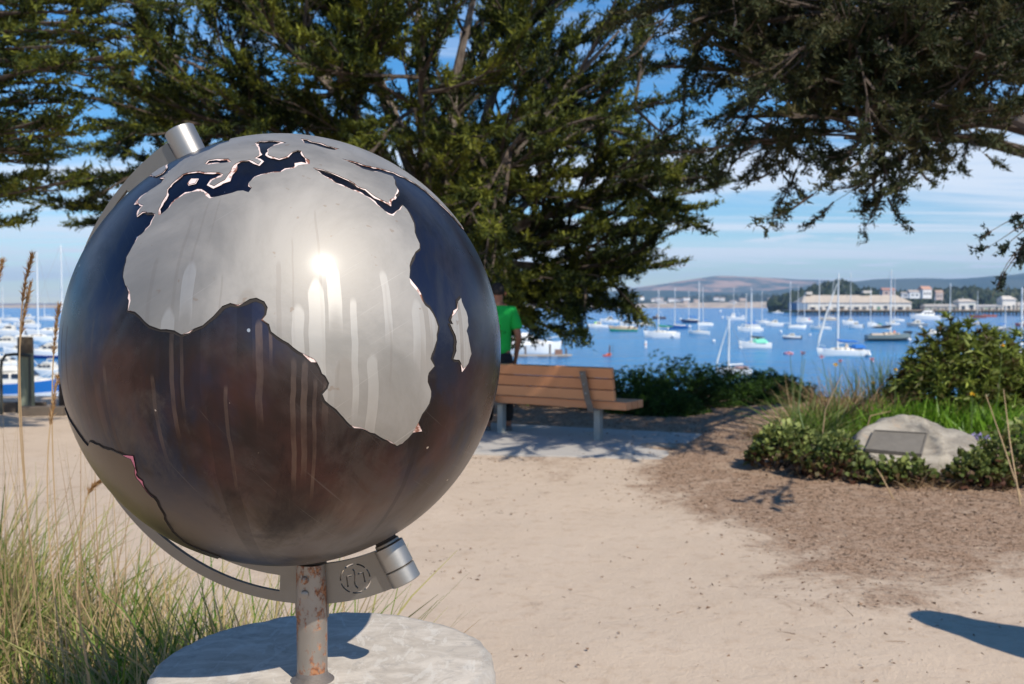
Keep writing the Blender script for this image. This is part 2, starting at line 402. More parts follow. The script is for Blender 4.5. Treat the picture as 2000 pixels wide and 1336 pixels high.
def drips(t, oc, N, seed, gate, zr, w=.33, slant=0.0):
    """gravity runs: stripes at fixed azimuth round the vertical, each with its own start, end and width"""
    s_ = nd(t, 'ShaderNodeSeparateXYZ', {0: oc}); az = mth(t, 'ARCTAN2', s_.outputs[0], s_.outputs[1])
    wob = mth(t, 'MULTIPLY', mth(t, 'SUBTRACT', nz(t, mapv(t, oc, (3, 3, 9), (seed, 0, 0)), 1.2, 2), .5), .03)
    u = mth(t, 'MULTIPLY', mth(t, 'ADD', az, wob), N / 6.2832); cell = mth(t, 'FLOOR', u); fr = mth(t, 'SUBTRACT', mth(t, 'FRACT', u), .5)
    def rnd(k): return nd(t, 'ShaderNodeTexWhiteNoise', {'W': mth(t, 'ADD', cell, seed + k * 17.3)}, noise_dimensions='1D').outputs['Value']
    on = mth(t, 'GREATER_THAN', rnd(1), gate)
    wd = mth(t, 'ADD', .12, mth(t, 'MULTIPLY', rnd(2), w))
    ed = mth(t, 'SUBTRACT', 1.0, sstep(t, mth(t, 'ABSOLUTE', fr), wd, mth(t, 'ADD', wd, .02)))
    if hasattr(wd, 'node'):
        pass
    z0 = mth(t, 'ADD', zr[0], mth(t, 'MULTIPLY', rnd(3), zr[1] - zr[0])); ln = mth(t, 'ADD', .06, mth(t, 'MULTIPLY', rnd(4), zr[2]))
    zz = mth(t, 'ADD', s_.outputs[2], mth(t, 'MULTIPLY', mth(t, 'MULTIPLY', fr, fr), 1.6 / N * 6))
    top = sstep(t, mth(t, 'SUBTRACT', z0, zz), 0.0, .012); bot = sstep(t, mth(t, 'SUBTRACT', zz, mth(t, 'SUBTRACT', z0, ln)), 0.0, .05)
    return mth(t, 'MULTIPLY', mth(t, 'MULTIPLY', on, ed), mth(t, 'MULTIPLY', top, bot))
# plate steel
M_land, t, b = mat('brushed_steel'); oc = nd(t, 'ShaderNodeTexCoord').outputs['Object']
d1 = drips(t, oc, 88, 3.1, .30, (-.02, .20, .34)); d2 = drips(t, oc, 52, 41.7, .62, (-.05, .22, .22))
cl_ = sstep(t, nz(t, oc, 4.5, 8, .68, .5), .30, .70); fine = nz(t, oc, 120, 3, .6); sc_ = nz(t, mapv(t, oc, (12, 12, 260)), 1, 3, .6)
base = mixc(t, cl_, (.255, .238, .215), (.385, .36, .33))
base = mixc(t, mth(t, 'MULTIPLY', d2, .38), base, (.27, .24, .21))
d5 = drips(t, oc, 230, 63.0, .55, (-.12, .26, .30), .22)
base = mixc(t, mth(t, 'MULTIPLY', d5, .28), base, (.22, .19, .165))
base = mixc(t, mth(t, 'MULTIPLY', d1, .34), base, (.56, .53, .49))
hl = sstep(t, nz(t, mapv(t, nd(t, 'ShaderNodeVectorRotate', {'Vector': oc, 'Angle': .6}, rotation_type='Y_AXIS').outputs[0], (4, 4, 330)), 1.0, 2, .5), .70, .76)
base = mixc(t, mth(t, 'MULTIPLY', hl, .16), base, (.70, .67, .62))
spk = sstep(t, nz(t, oc, 60, 2, .5), .70, .74)
base = mixc(t, mth(t, 'MULTIPLY', spk, .45), base, (.24, .17, .12))
scr = nd(t, 'ShaderNodeTexWave', {'Vector': mapv(t, oc, (1, 1, 1)), 'Scale': 9.0, 'Distortion': 34.0, 'Detail': 3.0, 'Detail Scale': 1.2})
scf = sstep(t, scr.outputs['Fac'], .985, .999)
rg = mth(t, 'ADD', mth(t, 'ADD', .56, mth(t, 'MULTIPLY', cl_, .14)), mth(t, 'ADD', mth(t, 'MULTIPLY', d1, -.06), mth(t, 'MULTIPLY', d2, .06)))
b.inputs['Coat Weight'].default_value = .22; b.inputs['Coat Roughness'].default_value = .20
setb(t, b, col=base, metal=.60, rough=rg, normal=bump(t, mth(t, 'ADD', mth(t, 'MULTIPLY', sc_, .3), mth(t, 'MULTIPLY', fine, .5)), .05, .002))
# heat-tinted sea shell
M_sea, t, b = mat('heat_tinted_steel'); oc = nd(t, 'ShaderNodeTexCoord').outputs['Object']
z_ = nd(t, 'ShaderNodeSeparateXYZ', {0: oc}).outputs[2]
a1 = nz(t, oc, 3.2, 6, .62, .4); a2 = nz(t, mapv(t, oc, (1, 1, .35), (4, 2, 7)), 5.5, 7, .65, .5); fine = nz(t, oc, 90, 4, .65)
tint_ = mixc(t, sstep(t, a1, .42, .56), (.040, .032, .032), (.085, .074, .076))
tint_ = mixc(t, mth(t, 'MULTIPLY', sstep(t, a2, .46, .60), .70), tint_, (.030, .043, .082))
tint_ = mixc(t, mth(t, 'MULTIPLY', sstep(t, nz(t, mapv(t, oc, (1, 1, .6), (8, 8, 1)), 3.4, 5, .6, .3), .50, .68), .60), tint_, (.115, .055, .048))
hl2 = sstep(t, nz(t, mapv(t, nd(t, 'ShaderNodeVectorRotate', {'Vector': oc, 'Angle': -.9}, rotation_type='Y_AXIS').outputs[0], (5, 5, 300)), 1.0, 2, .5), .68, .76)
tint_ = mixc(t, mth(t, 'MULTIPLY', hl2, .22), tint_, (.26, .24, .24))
low = mth(t, 'SUBTRACT', 1.0, sstep(t, mth(t, 'ADD', z_, mth(t, 'MULTIPLY', mth(t, 'SUBTRACT', a1, .5), .25)), -.30, -.17))
tint_ = mixc(t, mth(t, 'MULTIPLY', mth(t, 'MULTIPLY', low, sstep(t, a2, .3, .6)), .55), tint_, (.24, .195, .16))
d3 = drips(t, oc, 150, 8.3, .74, (-.04, .10, .17), .22); d4 = drips(t, oc, 60, 27.9, .66, (-.1, .28, .3), .3)
dm = mth(t, 'MULTIPLY', d3, sstep(t, nz(t, mapv(t, oc, (1, 1, .4)), 34, 5, .6), .25, .62))
tint_ = mixc(t, mth(t, 'MULTIPLY', dm, .42), tint_, (.22, .155, .12))
cld = nz(t, mapv(t, oc, (1, 1, .7), (3, 9, 5)), 7.5, 8, .7, .8)
tint_ = mixc(t, mth(t, 'MULTIPLY', sstep(t, cld, .50, .66), .40), tint_, (.125, .112, .108))
tint_ = mixc(t, mth(t, 'MULTIPLY', sstep(t, nz(t, mapv(t, oc, (1, 1, .4), (6, 1, 5)), 6.0, 7, .7, .4), .54, .66), .55), tint_, (.022, .018, .020))
tint_ = mixc(t, mth(t, 'MULTIPLY', d4, .28), tint_, (.025, .022, .026))
dots = sstep(t, nz(t, oc, 55, 1, .4), .785, .80)
tint_ = mixc(t, mth(t, 'MULTIPLY', dots, .8), tint_, (.75, .68, .62))
rg = mth(t, 'ADD', mth(t, 'ADD', .18, mth(t, 'MULTIPLY', a2, .22)), mth(t, 'ADD', mth(t, 'MULTIPLY', dm, .25), mth(t, 'MULTIPLY', low, .10)))
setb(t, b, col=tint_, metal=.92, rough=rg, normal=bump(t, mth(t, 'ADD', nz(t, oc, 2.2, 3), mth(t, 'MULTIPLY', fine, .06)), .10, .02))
def grey_steel(name, c0_, c1_, rgh, rust=0.0):
    m, t, b = mat(name); oc = nd(t, 'ShaderNodeTexCoord').outputs['Object']
    n = nz(t, oc, 14, 6, .6); f_ = nz(t, oc, 160, 3, .6); c = mixc(t, n, c0_, c1_)
    ro = mth(t, 'ADD', rgh - .05, mth(t, 'MULTIPLY', n, .14)); me_ = .85
    if rust:
        rs = mth(t, 'MULTIPLY', sstep(t, nz(t, mapv(t, oc, (1, 1, .6)), 26, 8, .75), .49, .57), rust)
        c = mixc(t, rs, c, mixc(t, sstep(t, f_, .4, .6), (.17, .055, .02), (.36, .15, .06))); ro = mth(t, 'ADD', ro, mth(t, 'MULTIPLY', rs, .35)); me_ = mth(t, 'SUBTRACT', .75, mth(t, 'MULTIPLY', rs, .7))
    setb(t, b, col=c, metal=me_, rough=ro, normal=bump(t, mth(t, 'ADD', f_, n), .08, .002)); return m
M_band = grey_steel('band_steel', (.19, .175, .155), (.28, .26, .235), .46)
M_cap = grey_steel('cap_steel', (.27, .255, .24), (.40, .38, .355), .42)
M_pole = grey_steel('rusty_steel', (.25, .22, .19), (.40, .36, .32), .5, .95)
M_cut = plain((.018, .013, .011), .8, 0, .2, 40)
M_pale, t, b = mat('pale_primer'); oc = nd(t, 'ShaderNodeTexCoord').outputs['Object']
pf = nz(t, oc, 45, 5, .7); setb(t, b, col=mixc(t, sstep(t, pf, .40, .50), (.22, .09, .06), mixc(t, pf, (.74, .50, .45), (.84, .72, .67))), rough=.7)
M_pink = plain((.70, .22, .30), .6, 0, .3, 50); M_red = plain((.42, .02, .05), .45, 0, .35, 60)

mb = MB(); n_ = 160; prof = [(R * math.sin(math.pi * i / 110), R * math.cos(math.pi * i / 110)) for i in range(111)]
prof[0] = (1e-4, R); prof[-1] = (1e-4, -R)
sh = MB().lathe(prof, n=n_).build('ocean_shell', M_sea, globe, True); sh.location = G - PB
for p in sh.data.polygons: p.use_smooth = True
if 1:
    me = sh.data
    if me.polygons[3000].normal.dot(me.polygons[3000].center) < 0: me.flip_normals()

def azof(px, py):
    u = to_uv(px_sph(px, py)); return math.degrees(math.atan2(u.y, u.x))
a0 = azof(905, 452); a1_ = azof(440, 274)
back = [(angpt(96, a0 + (a1_ - a0) * .0),), (angpt(118, a0 + 2),), (angpt(138, a0 + 25),), (angpt(128, a0 + 45),), (angpt(100, a1_ - 12),), (angpt(88, a1_ - 2),)]
# Gibraltar to the Cape, up to the horn, Arabia, round behind, then Europe's Atlantic coast
land = [(304, 421, .006), (295, 440, .006), (283, 454, .005), (270, 466, .003), (261, 483), (250, 503), (245, 522), (244, 544), (248, 557), (255, 569, .005), (257, 589, .005), (253, 606, .003), (265, 610), (276, 619), (287, 630), (302, 640), (317, 643), (340, 643), (354, 651), (369, 647, .002), (380, 643), (396, 636), (418, 619), (433, 599), (448, 591), (465, 596, .0025), (478, 589), (487, 584), (502, 581), (515, 587), (522, 600), (519, 615), (513, 623, .003), (523, 634), (530, 645), (543, 658), (564, 673), (583, 683), (603, 695, .003), (612, 700, .007), (617, 706), (628, 720), (632, 728), (638, 732), (642, 749), (640, 759), (632, 769), (638, 780), (644, 790), (665, 808), (683, 829), (691, 832, .004), (706, 835, .003), (730, 848), (751, 856), (757, 858, .005), (774, 867), (786, 864, .005), (794, 856), (804, 845), (809, 834, .010), (815, 824), (825, 808), (835, 786), (840, 763), (834, 747), (837, 726), (845, 712), (838, 699), (844, 683), (852, 662), (851, 654), (854, 636), (848, 620), (843, 612), (831, 597), (821, 587, .003), (811, 568, .008), (803, 553, .007), (799, 542), (798, 520), (803, 504), (811, 494), (819, 487), (818, 477), (813, 466), (811, 450), (808, 439), (801, 423), (793, 410), (786, 403),
        (776, 415, .003), (767, 422, .004), (755, 420, .004), (744, 408, .003), (729, 395, .003), (712, 385, .003), (695, 375, .004), (675, 368, .004), (651, 358, .004), (634, 348, .004), (622, 338, .003), (611, 330, .003),
        (631, 333, .002), (658, 343, .002), (681, 354, .002), (698, 365, .003), (715, 371, .003), (732, 385, .004), (745, 393, .004), (759, 398, .006), (766, 391, .004), (772, 381, .005), (775, 373, .003), (770, 363, .002), (771, 354), (766, 346), (755, 343, .002), (742, 338, .003), (725, 336, .003), (708, 332, .003), (691, 322, .003), (678, 317, .003), (666, 312, .002),
        (685, 316, .003), (705, 322, .003), (729, 329, .003), (749, 332, .004), (769, 339, .004), (789, 348, .004), (809, 359, .003), (826, 371, .003), (846, 388, .004), (867, 407, .004), (887, 428, .003), (900, 444, .003)] + back + [
        (449, 278, .002), (429, 284, .004), (411, 294, .004), (384, 305, .004), (362, 312, .005), (343, 327, .004), (328, 340, .004), (316, 348, .004), (325, 348, .003), (317, 359, .003), (302, 368, .004), (287, 378, .007), (278, 385, .007), (271, 396, .008), (280, 402, .005), (274, 411, .006), (270, 423, .006), (280, 414, .004), (298, 417)]
med = [(311, 421, .004), (311, 410, .005), (321, 391, .005), (325, 383, .004), (326, 372, .003), (340, 357, .004), (358, 342, .004), (377, 337, .003), (411, 338, .004), (429, 337, .004), (437, 340, .006), (433, 348, .007), (414, 353, .006), (409, 361, .005), (418, 365, .006), (441, 352, .006), (446, 343, .008), (452, 334, .012), (462, 321, .010), (469, 316, .006), (489, 314, .003), (504, 322, .006), (511, 317, .005), (499, 310, .004), (509, 303, .004), (506, 294, .003), (497, 282, .004), (508, 278, .003), (527, 277, .002), (549, 278, .004), (560, 281, .006), (549, 282, .005), (534, 287, .004), (525, 294, .004), (523, 303, .004), (545, 312, .004), (560, 307, .002), (572, 299, .002), (580, 295, .003), (589, 297, .003), (597, 309, .004), (606, 316, .007), (604, 322, .008), (584, 325, .010), (572, 331, .005), (560, 334, .004), (549, 338, .004), (512, 342, .003), (497, 348, .003), (487, 357, .002), (491, 368, .008), (484, 377, .006), (474, 374), (444, 380, .003), (429, 383, .003), (411, 388, .004), (399, 378, .004), (384, 375, .005), (362, 381, .005), (347, 391, .004), (332, 406, .004), (315, 420, .003)]
adri = [(400, 322, .004), (407, 315, .004), (426, 311, .004), (447, 312, .006), (452, 317, .006), (430, 321, .005), (407, 324, .005)]
casp = [(587, 273, .003), (599, 274, .003), (611, 279, .003), (629, 282, .004), (638, 287, .003), (664, 293, .003), (651, 295, .003), (631, 291, .002), (611, 284, .002), (594, 282, .003)]
sard = [(368, 359, .003), (375, 352, .003), (386, 352, .003), (382, 359, .002), (371, 361, .003)]
uk = [(296, 343, .003), (310, 332, .003), (323, 325, .004), (327, 330, .003), (318, 340, .003), (305, 346, .003)]
mada = [(899, 583), (904, 600), (912, 620), (913, 636), (910, 647), (915, 668), (917, 682, .002), (918, 691, .004), (912, 708), (903, 720, .005), (899, 710), (895, 703), (885, 701), (889, 687), (889, 666), (887, 654), (883, 642), (877, 634), (882, 631), (877, 624), (888, 612, .004), (892, 604, .002), (894, 590)]
sb0 = azof(436, 1087); sb1 = azof(124, 796)
if sb0 > 0: sb0 -= 360
if sb1 > 0: sb1 -= 360
sam = [(125, 798), (149, 837), (174, 872), (177, 862), (199, 872), (240, 887), (258, 897, .008), (269, 934, .008), (279, 948, .003), (302, 973), (318, 996), (324, 1014), (337, 1037), (367, 1061), (413, 1080), (430, 1086)] + [(angpt(92, sb0 - 2),), (angpt(125, sb0 - 8),), (angpt(135, (sb0 + sb1) / 2),), (angpt(120, sb1 + 5),), (angpt(92, sb1),)]
O = {k: outline(v, i * 13) for i, (k, v) in enumerate([('land', land), ('med', med), ('adri', adri), ('casp', casp), ('sard', sard), ('uk', uk), ('mada', mada), ('sam', sam)])}
RL = R + .0022
sphere_plate('continent_plate', O['land'], [O['med'], O['adri'], O['casp']], M_land, RL, 'pale steel plate cut to the shape of Africa, Europe and western Asia')
sphere_plate('continent_plate', O['mada'], [], M_land, RL, 'narrow pale steel plate in the shape of Madagascar')
sphere_plate('continent_plate', O['sard'], [], M_pale, RL, 'small pinkish island plate in the Mediterranean')
sphere_plate('continent_plate', O['uk'], [], M_land, RL, 'small island plate off north-west Europe')
M_lowplate = grey_steel('dark_reflection_plate', (.10, .085, .07), (.16, .13, .105), .30)  # dark reflection of the ground put into the steel's base colour
sphere_plate('continent_plate', O['sam'], [], M_lowplate, RL, 'steel plate in the shape of eastern South America, coloured dark for the ground it reflects')
def wgap(seed, w):
    def f_(i, p, pale):
        k = noise.noise(p * 14 + Vector((seed, 0, 0))); return max(.0010, 1.3 * w * (1 + 1.3 * k)) 
    return f_
def wpale(seed):
    def f_(i, p, pale):
        if pale <= 0: return 0
        k = noise.noise(p * 26 + Vector((0, seed, 0))); k2 = noise.noise(p * 90 + Vector((0, seed, 5))); return max(0.0004, pale * 1.0 * (.85 + 1.1 * k + .6 * k2) - .0004)
    return f_
for i, (k, hole, w) in enumerate([('land', False, .0026), ('med', True, .0012), ('adri', True, .0012), ('casp', True, .0015), ('mada', False, .0022), ('sam', False, .0022), ('sard', False, .001), ('uk', False, .001)]):
    ribbon('cut_gap', O[k], hole, M_cut, R + .0005, wgap(i * 3.3, w))
    ribbon('primer_edge', O[k], hole, M_pink if k == 'sam' else M_pale, R + .0012, wpale(i * 5.1))

# meridian band: flat C-shaped plate behind the globe with a long slot and a cut-through emblem
A = Vector((-.4534, .0523, .8898)).normalized(); lf = A.cross(Vector((0, 1, 0))).normalized()
if lf.x > 0: lf = -lf
bk = A.cross(lf).normalized()
if bk.y < 0: bk = -bk
PH = rad(11); mdir = (lf * math.cos(PH) + bk * math.sin(PH)).normalized(); qn = A.cross(mdir).normalized()
if qn.y > 0: qn = -qn
GC = G + Vector((0, 0, -.006))
def pol(r, k): return (r * math.cos(rad(k)), r * math.sin(rad(k)))
def px_plate(px, py):
    d = ray(px, py); tt_ = (GC - CAMP).dot(qn) / d.dot(qn); p = CAMP + d * tt_ - GC; return (p.dot(A), p.dot(mdir))
ro = lambda k: R * (1.165 + .05 * max(0, (k - 20) / 150)); 
outer = [pol(ro(k), k) for k in np.linspace(3.6, 160, 90)] + [px_plate(573, 1177), px_plate(578, 1177), px_plate(579, 1205), px_plate(641, 1205), px_plate(641, 1178)] + [px_plate(x, y) for x, y in [(680, 1173), (720, 1165), (755, 1153), (780, 1143)]] + [pol(R * 1.02, k) for k in np.linspace(178, 3.6, 90)]
so_r = lambda k: ro(k) - R * (.034 + .016 * min(1, max(0, (k - 18) / 100))); si_r = lambda k: so_r(k) - R * (.040 + .040 * max(0, (k - 18) / 130))
slot = [pol(so_r(k), k) for k in np.linspace(19, 149, 80)] + [pol(si_r(k), k) for k in np.linspace(149, 19, 80)]
def stroke(pts, w):
    pts = [Vector(p) for p in pts]; L_, R_ = [], []
    for i, p in enumerate(pts):
        d = (pts[min(i + 1, len(pts) - 1)] - pts[max(i - 1, 0)]).normalized(); n = Vector((-d.y, d.x)) * w / 2; L_.append(tuple(p + n)); R_.append(tuple(p - n))
    return L_ + R_[::-1]
c4 = lambda x, y: (500 + x / 2.43, 650 + y / 2.43)
lg = [stroke([px_plate(*c4(*p)) for p in q], .0031) for q in ([(441, 1203), (434, 1155), (459, 1148)], [(487, 1141), (512, 1135), (522, 1180)], [(462, 1117), (470, 1128), (474, 1150), (472, 1180), (476, 1196), (488, 1209)])]
for k0, k1 in ((8, 52), (62, 100), (112, 160), (172, 216), (226, 262), (274, 310), (320, 352)):
    lg.append(stroke([px_plate(*c4(475 + 70 * math.cos(rad(k)), 1163 + 68 * math.sin(rad(k)))) for k in np.linspace(k0, k1, 8)], .0028))
th = .009
def band_plate(name, outer, holes, th, m, par):
    ov, of = cdt_fill(outer, holes, 0); n = len(ov)
    vs = [GC - PB + A * v[0] + mdir * v[1] + qn * (th / 2) for v in ov] + [GC - PB + A * v[0] + mdir * v[1] - qn * (th / 2) for v in ov]
    mb_ = MB().add(vs, [f for f in of] + [tuple(i + n for i in reversed(f)) for f in of])
    for ring in [outer] + holes:
        k = len(ring); P_ = [GC - PB + A * v[0] + mdir * v[1] for v in ring]
        mb_.add([p + qn * (th / 2) for p in P_] + [p - qn * (th / 2) for p in P_], [(i, (i + 1) % k, k + (i + 1) % k, k + i) for i in range(k)])
    o = mb_.build(name, m, par)
    bm = bmesh.new(); bm.from_mesh(o.data); bmesh.ops.remove_doubles(bm, verts=bm.verts, dist=1e-5); bmesh.ops.recalc_face_normals(bm, faces=bm.faces); bm.to_mesh(o.data); bm.free(); return o
band_plate('meridian_band', outer, [slot] + lg, th, M_band, globe)
QA = A.to_track_quat('Z', 'Y').to_matrix()
def cyl(name, z0, z1, r, m, bev=.0015, n=48):
    o = MB().lathe([(1e-4, z0), (r - bev, z0), (r, z0 + bev), (r, z1 - bev), (r - bev, z1), (1e-4, z1)], G - PB, n, QA).build(name, m, globe, True); return o
cyl('axis_cap', .399, .470, .0290, M_cap); cyl('collar', .388, .4035, .0262, M_red)
cyl('axis_cap', -.458, -.412, .0295, M_cap); cyl('axis_cap', -.490, -.4595, .0292, M_cap); cyl('axis_pin', -.462, -.395, .021, M_cut)
cyl('collar', -.412, -.405, .024, M_band)
ptop = 1.0085 - PB.z
MB().lathe([(.0290, 0), (.0290, ptop), (.0255, ptop + .0006), (.0253, ptop - .08)], n=40).build('post', M_pole, globe, True)
MB().lathe([(.042, 0.0), (.037, .004), (.031, .008), (.029, .018)], n=32).build('weld_bead', plain((.20, .17, .15), .6, .5, .4, 60, .3), globe, True)
MB().lathe([(1e-4, ptop - .012), (.025, ptop - .012)], n=24).build('primer_patch', M_pink, globe)
for px, py in ((596, 1133), (596, 1160)):
    p = atY(px, py, PB.y - .0265) - PB; Mx = Matrix.Rotation(math.pi / 2, 3, 'X')
    MB().lathe([(.0100, 0), (.0100, .0012), (.0078, .0014), (.0072, .0060), (.0055, .0072), (1e-4, .0074)], p, 6 if py < 0 else 20, Mx).build('bolt', M_pole, globe, True)

# plinth
mb = MB(); n = 140; vs = []; fs = []
prf = [(0.0005, 0), (.06, 0), (.12, 0), (.18, 0), (.24, 0), (.29, 0), (.318, -.0005), (.330, -.003), (.338, -.010), (.343, -.024), (.343, -.05), (.342, -.12), (.345, -.3), (.35, -.6), (.355, -.82)]
for j, (r, z) in enumerate(prf):
    for k in range(n):
        a_ = 2 * math.pi * k / n; x, y = r * math.cos(a_), r * math.sin(a_)
        e = max(0, (r - .30) / .04) if j < 11 else .6
        q = noise.fractal(Vector((x * 24, y * 24, z * 24)), 1, 2, 4) * .0045 * min(e, 1.2)
        lo_ = noise.noise(Vector((math.cos(a_) * 2, math.sin(a_) * 2, 3))) * .010 * (r / .34)
        vs.append(((r + q + lo_) * math.cos(a_), (r + q + lo_) * math.sin(a_), z + noise.noise(Vector((x * 9, y * 9, 1))) * .0018 * (1 if r > .05 else 0) + q * .4))
for j in range(len(prf) - 1):
    for k in range(n): fs.append((j * n + k, j * n + (k + 1) % n, (j + 1) * n + (k + 1) % n, (j + 1) * n + k))
m, t, b = mat('weathered_concrete'); oc = nd(t, 'ShaderNodeTexCoord').outputs['Object']
s1 = nz(t, mapv(t, oc, (1, 1.6, 1)), 7, 7, .65, 1.6); s2 = nz(t, oc, 22, 6, .7, .4); s3 = nz(t, oc, 180, 3, .7)
c = mixc(t, sstep(t, s1, .35, .65), (.44, .385, .325), (.60, .535, .46)); c = mixc(t, mth(t, 'MULTIPLY', sstep(t, s2, .52, .70), .5), c, (.27, .25, .23))
c = mixc(t, mth(t, 'MULTIPLY', sstep(t, nz(t, mapv(t, oc, (2, .7, 1), (2, 1, 0)), 9, 6, .6, 2.5), .54, .60), .45), c, (.66, .62, .56))
rr_ = nd(t, 'ShaderNodeVectorMath', {0: mapv(t, oc, (1, 1, 0))}, operation='LENGTH').outputs['Value']
edge = mth(t, 'MULTIPLY', sstep(t, mth(t, 'ADD', rr_, mth(t, 'MULTIPLY', s2, .03)), .325, .345), .45)
c = mixc(t, edge, c, (.20, .19, .18)); c = mixc(t, mth(t, 'MULTIPLY', sstep(t, s3, .66, .72), .5), c, (.12, .10, .09))
setb(t, b, col=c, rough=.85, spec=.3, normal=bump(t, mth(t, 'ADD', mth(t, 'MULTIPLY', s2, .7), mth(t, 'MULTIPLY', s3, .25)), .30, .006))
o = mb.add(vs, [tuple(reversed(f)) for f in fs]).build('concrete_plinth', m, None, True); o.location = (-.378, 1.984, .783)
for p in o.data.polygons: p.use_smooth = True
tag(o, 'round rough-edged concrete plinth under the steel globe', 'plinth')
# ================================================================= WHARF
M_pile = plain((.07, .05, .04), .9, 0, .3, 1); M_glassd = plain((.03, .04, .06), .15, 0, .1, 1)
d0 = 810.0; pa = atY(1556, 614, d0); pb = atY(2140, 614, d0)
wharf = empty('wharf', (pa.x, d0, WZ), 0, label='long timber fishing wharf standing on dark piles across the bay', cat='wharf')
LW = pb.x - pa.x
MB().box((LW / 2, 24, 4.2), (LW, 50, .8)).build('deck', plain((.30, .23, .17), .9, 0, .2, .3), wharf)
MB().box((LW / 2, -1.3, 3.6), (LW, .5, .7)).build('fender_beam', M_pile, wharf)
mb = MB()
for i in range(int(LW / 3.2)):
    for yy_ in (-.6, 6, 14):
        x = i * 3.2 + random.uniform(-.4, .4); mb.tube([(x, yy_, -2), (x + random.uniform(-.2, .2), yy_, 3.8)], .32, 6)
tag(mb.build('pile', M_pile, wharf), kind='stuff')
def shed(px0, px1, pyr, pye, pyb, depth, wc, rc, label, nwin, gab=None, extra=None):
    Yb = d0 + 2; p0 = atY(px0, pyb, Yb); p1 = atY(px1, pyb, Yb); w = p1.x - p0.x
    he = atY(px0, pye, Yb).z - p0.z; hr = atY(px0, pyr, Yb + depth / 2).z - p0.z
    r = empty('wharf_shed', ((p0.x + p1.x) / 2, Yb, p0.z), 0, label=label, cat='shed')
    MB().box((0, depth / 2, he / 2), (w, depth, he)).build('wall', plain(wc, .8, 0, .15, .12), r)
    e = w / 2 + .6
    MB().add([(-e, -.8, he), (e, -.8, he), (e, depth + .8, he), (-e, depth + .8, he), (-e + depth * .22, depth / 2, hr), (e - depth * .30, depth / 2, hr), (-e, -.8, he - .3), (e, -.8, he - .3)], [(0, 1, 5, 4), (2, 3, 4, 5), (1, 2, 5), (3, 0, 4), (6, 7, 1, 0), (0, 3, 2, 1)]).build('roof', plain(rc, .85, 0, .1, .2), r)
    for i in range(nwin):
        x = -w / 2 + w * (i + .5) / nwin; ww = w / nwin * random.uniform(.35, .6); hh_ = he * random.uniform(.35, .55)
        MB().box((x, -.05, hh_ * .5 + .2), (ww, .3, hh_)).build('doorway', plain(random.choice([(.05, .06, .08), (.12, .13, .14), (.10, .22, .16), (.22, .18, .14)]), .6), r)
        if i % 2: MB().box((x, -.9, hh_ + .8), (ww * 1.3, 1.7, .16)).build('awning', plain(random.choice([(.7, .68, .62), (.35, .38, .40), (.14, .26, .19)]), .7), r)
    return r
sh_ = shed(1567, 1780, 576.5, 591, 607, 26, (.62, .58, .52), (.50, .42, .34), 'long low warehouse on the wharf with pale hipped roof and many doorways', 15)
MB().box((-36, 12, 14.5), (5, 5, 2.2)).build('roof_vent', plain((.55, .5, .44), .8), sh_); MB().box((12, 12, 15.5), (7, 5, 2)).build('roof_vent', plain((.55, .5, .44), .8), sh_)
gpt = atY(1574, 607, d0)
MB().box((-44.6, 12, 3.4), (9, 25, 6.6)).build('side_wing', plain((.16, .22, .30), .8), sh_)
shed(1873, 1906, 584, 589, 607, 12, (.66, .62, .56), (.55, .47, .40), 'square cream shed standing alone on the wharf right of the motor yacht', 2)
shed(1806, 1868, 594, 598, 607, 9, (.45, .42, .38), (.42, .38, .34), 'low grey open shelter on the wharf between the two pale sheds', 8)
shed(1908, 1958, 595, 598, 607, 9, (.58, .54, .48), (.45, .42, .40), 'low whitewashed row of stalls on the wharf at far right', 7)
shed(1958, 1984, 578, 585, 607, 10, (.70, .64, .56), (.60, .54, .48), 'tall narrow cream building at the right end of the wharf', 3)
shed(1988, 2090, 590, 597, 607, 12, (.50, .46, .40), (.40, .36, .32), 'long brown shed at the frame edge on the wharf', 8)
house(1806, 583, 12, 10, 1120, (.72, .68, .62), (.50, .28, .20), 'tall white house with red roof on the slope behind the wharf', .3, wins=3)
house(1783, 583, 12, 7, 1120, (.68, .66, .62), (.42, .36, .32), 'white house just left of the red-roofed one behind the wharf', .1, wins=2)
house(1768, 582, 9, 5, 1120, (.60, .58, .55), (.35, .32, .30), 'small low grey-white house leftmost on the slope behind the wharf', -.2, wins=1)
house(1733, 579, 14, 7, 1120, (.50, .36, .30), (.42, .22, .17), 'dull red-roofed house showing over the long warehouse roof', 0, wins=2)
house(1833, 586, 8, 8, 1120, (.55, .42, .34), (.40, .28, .22), 'narrow brick-brown house behind the wharf shelter', 0, wins=2)
for px, py, ht in ((1839, 603, 12), (1826, 604, 9), (1880, 603, 9)):
    p = atY(px, py, d0 + 8); r = empty('lamp_mast', p, 0, label={1839: 'tall lamp mast on the wharf behind the motor yacht', 1826: 'shorter lamp mast on the wharf left of the tall one', 1880: 'lamp mast beside the square cream shed'}[px], cat='lamp')
    MB().tube([(0, 0, 0), (0, 0, ht)], .16, 6).build('pole', plain((.5, .5, .5), .5), r); MB().box((0, 0, ht), (1.4, .3, .35)).build('lamp_head', plain((.6, .6, .6), .4), r)

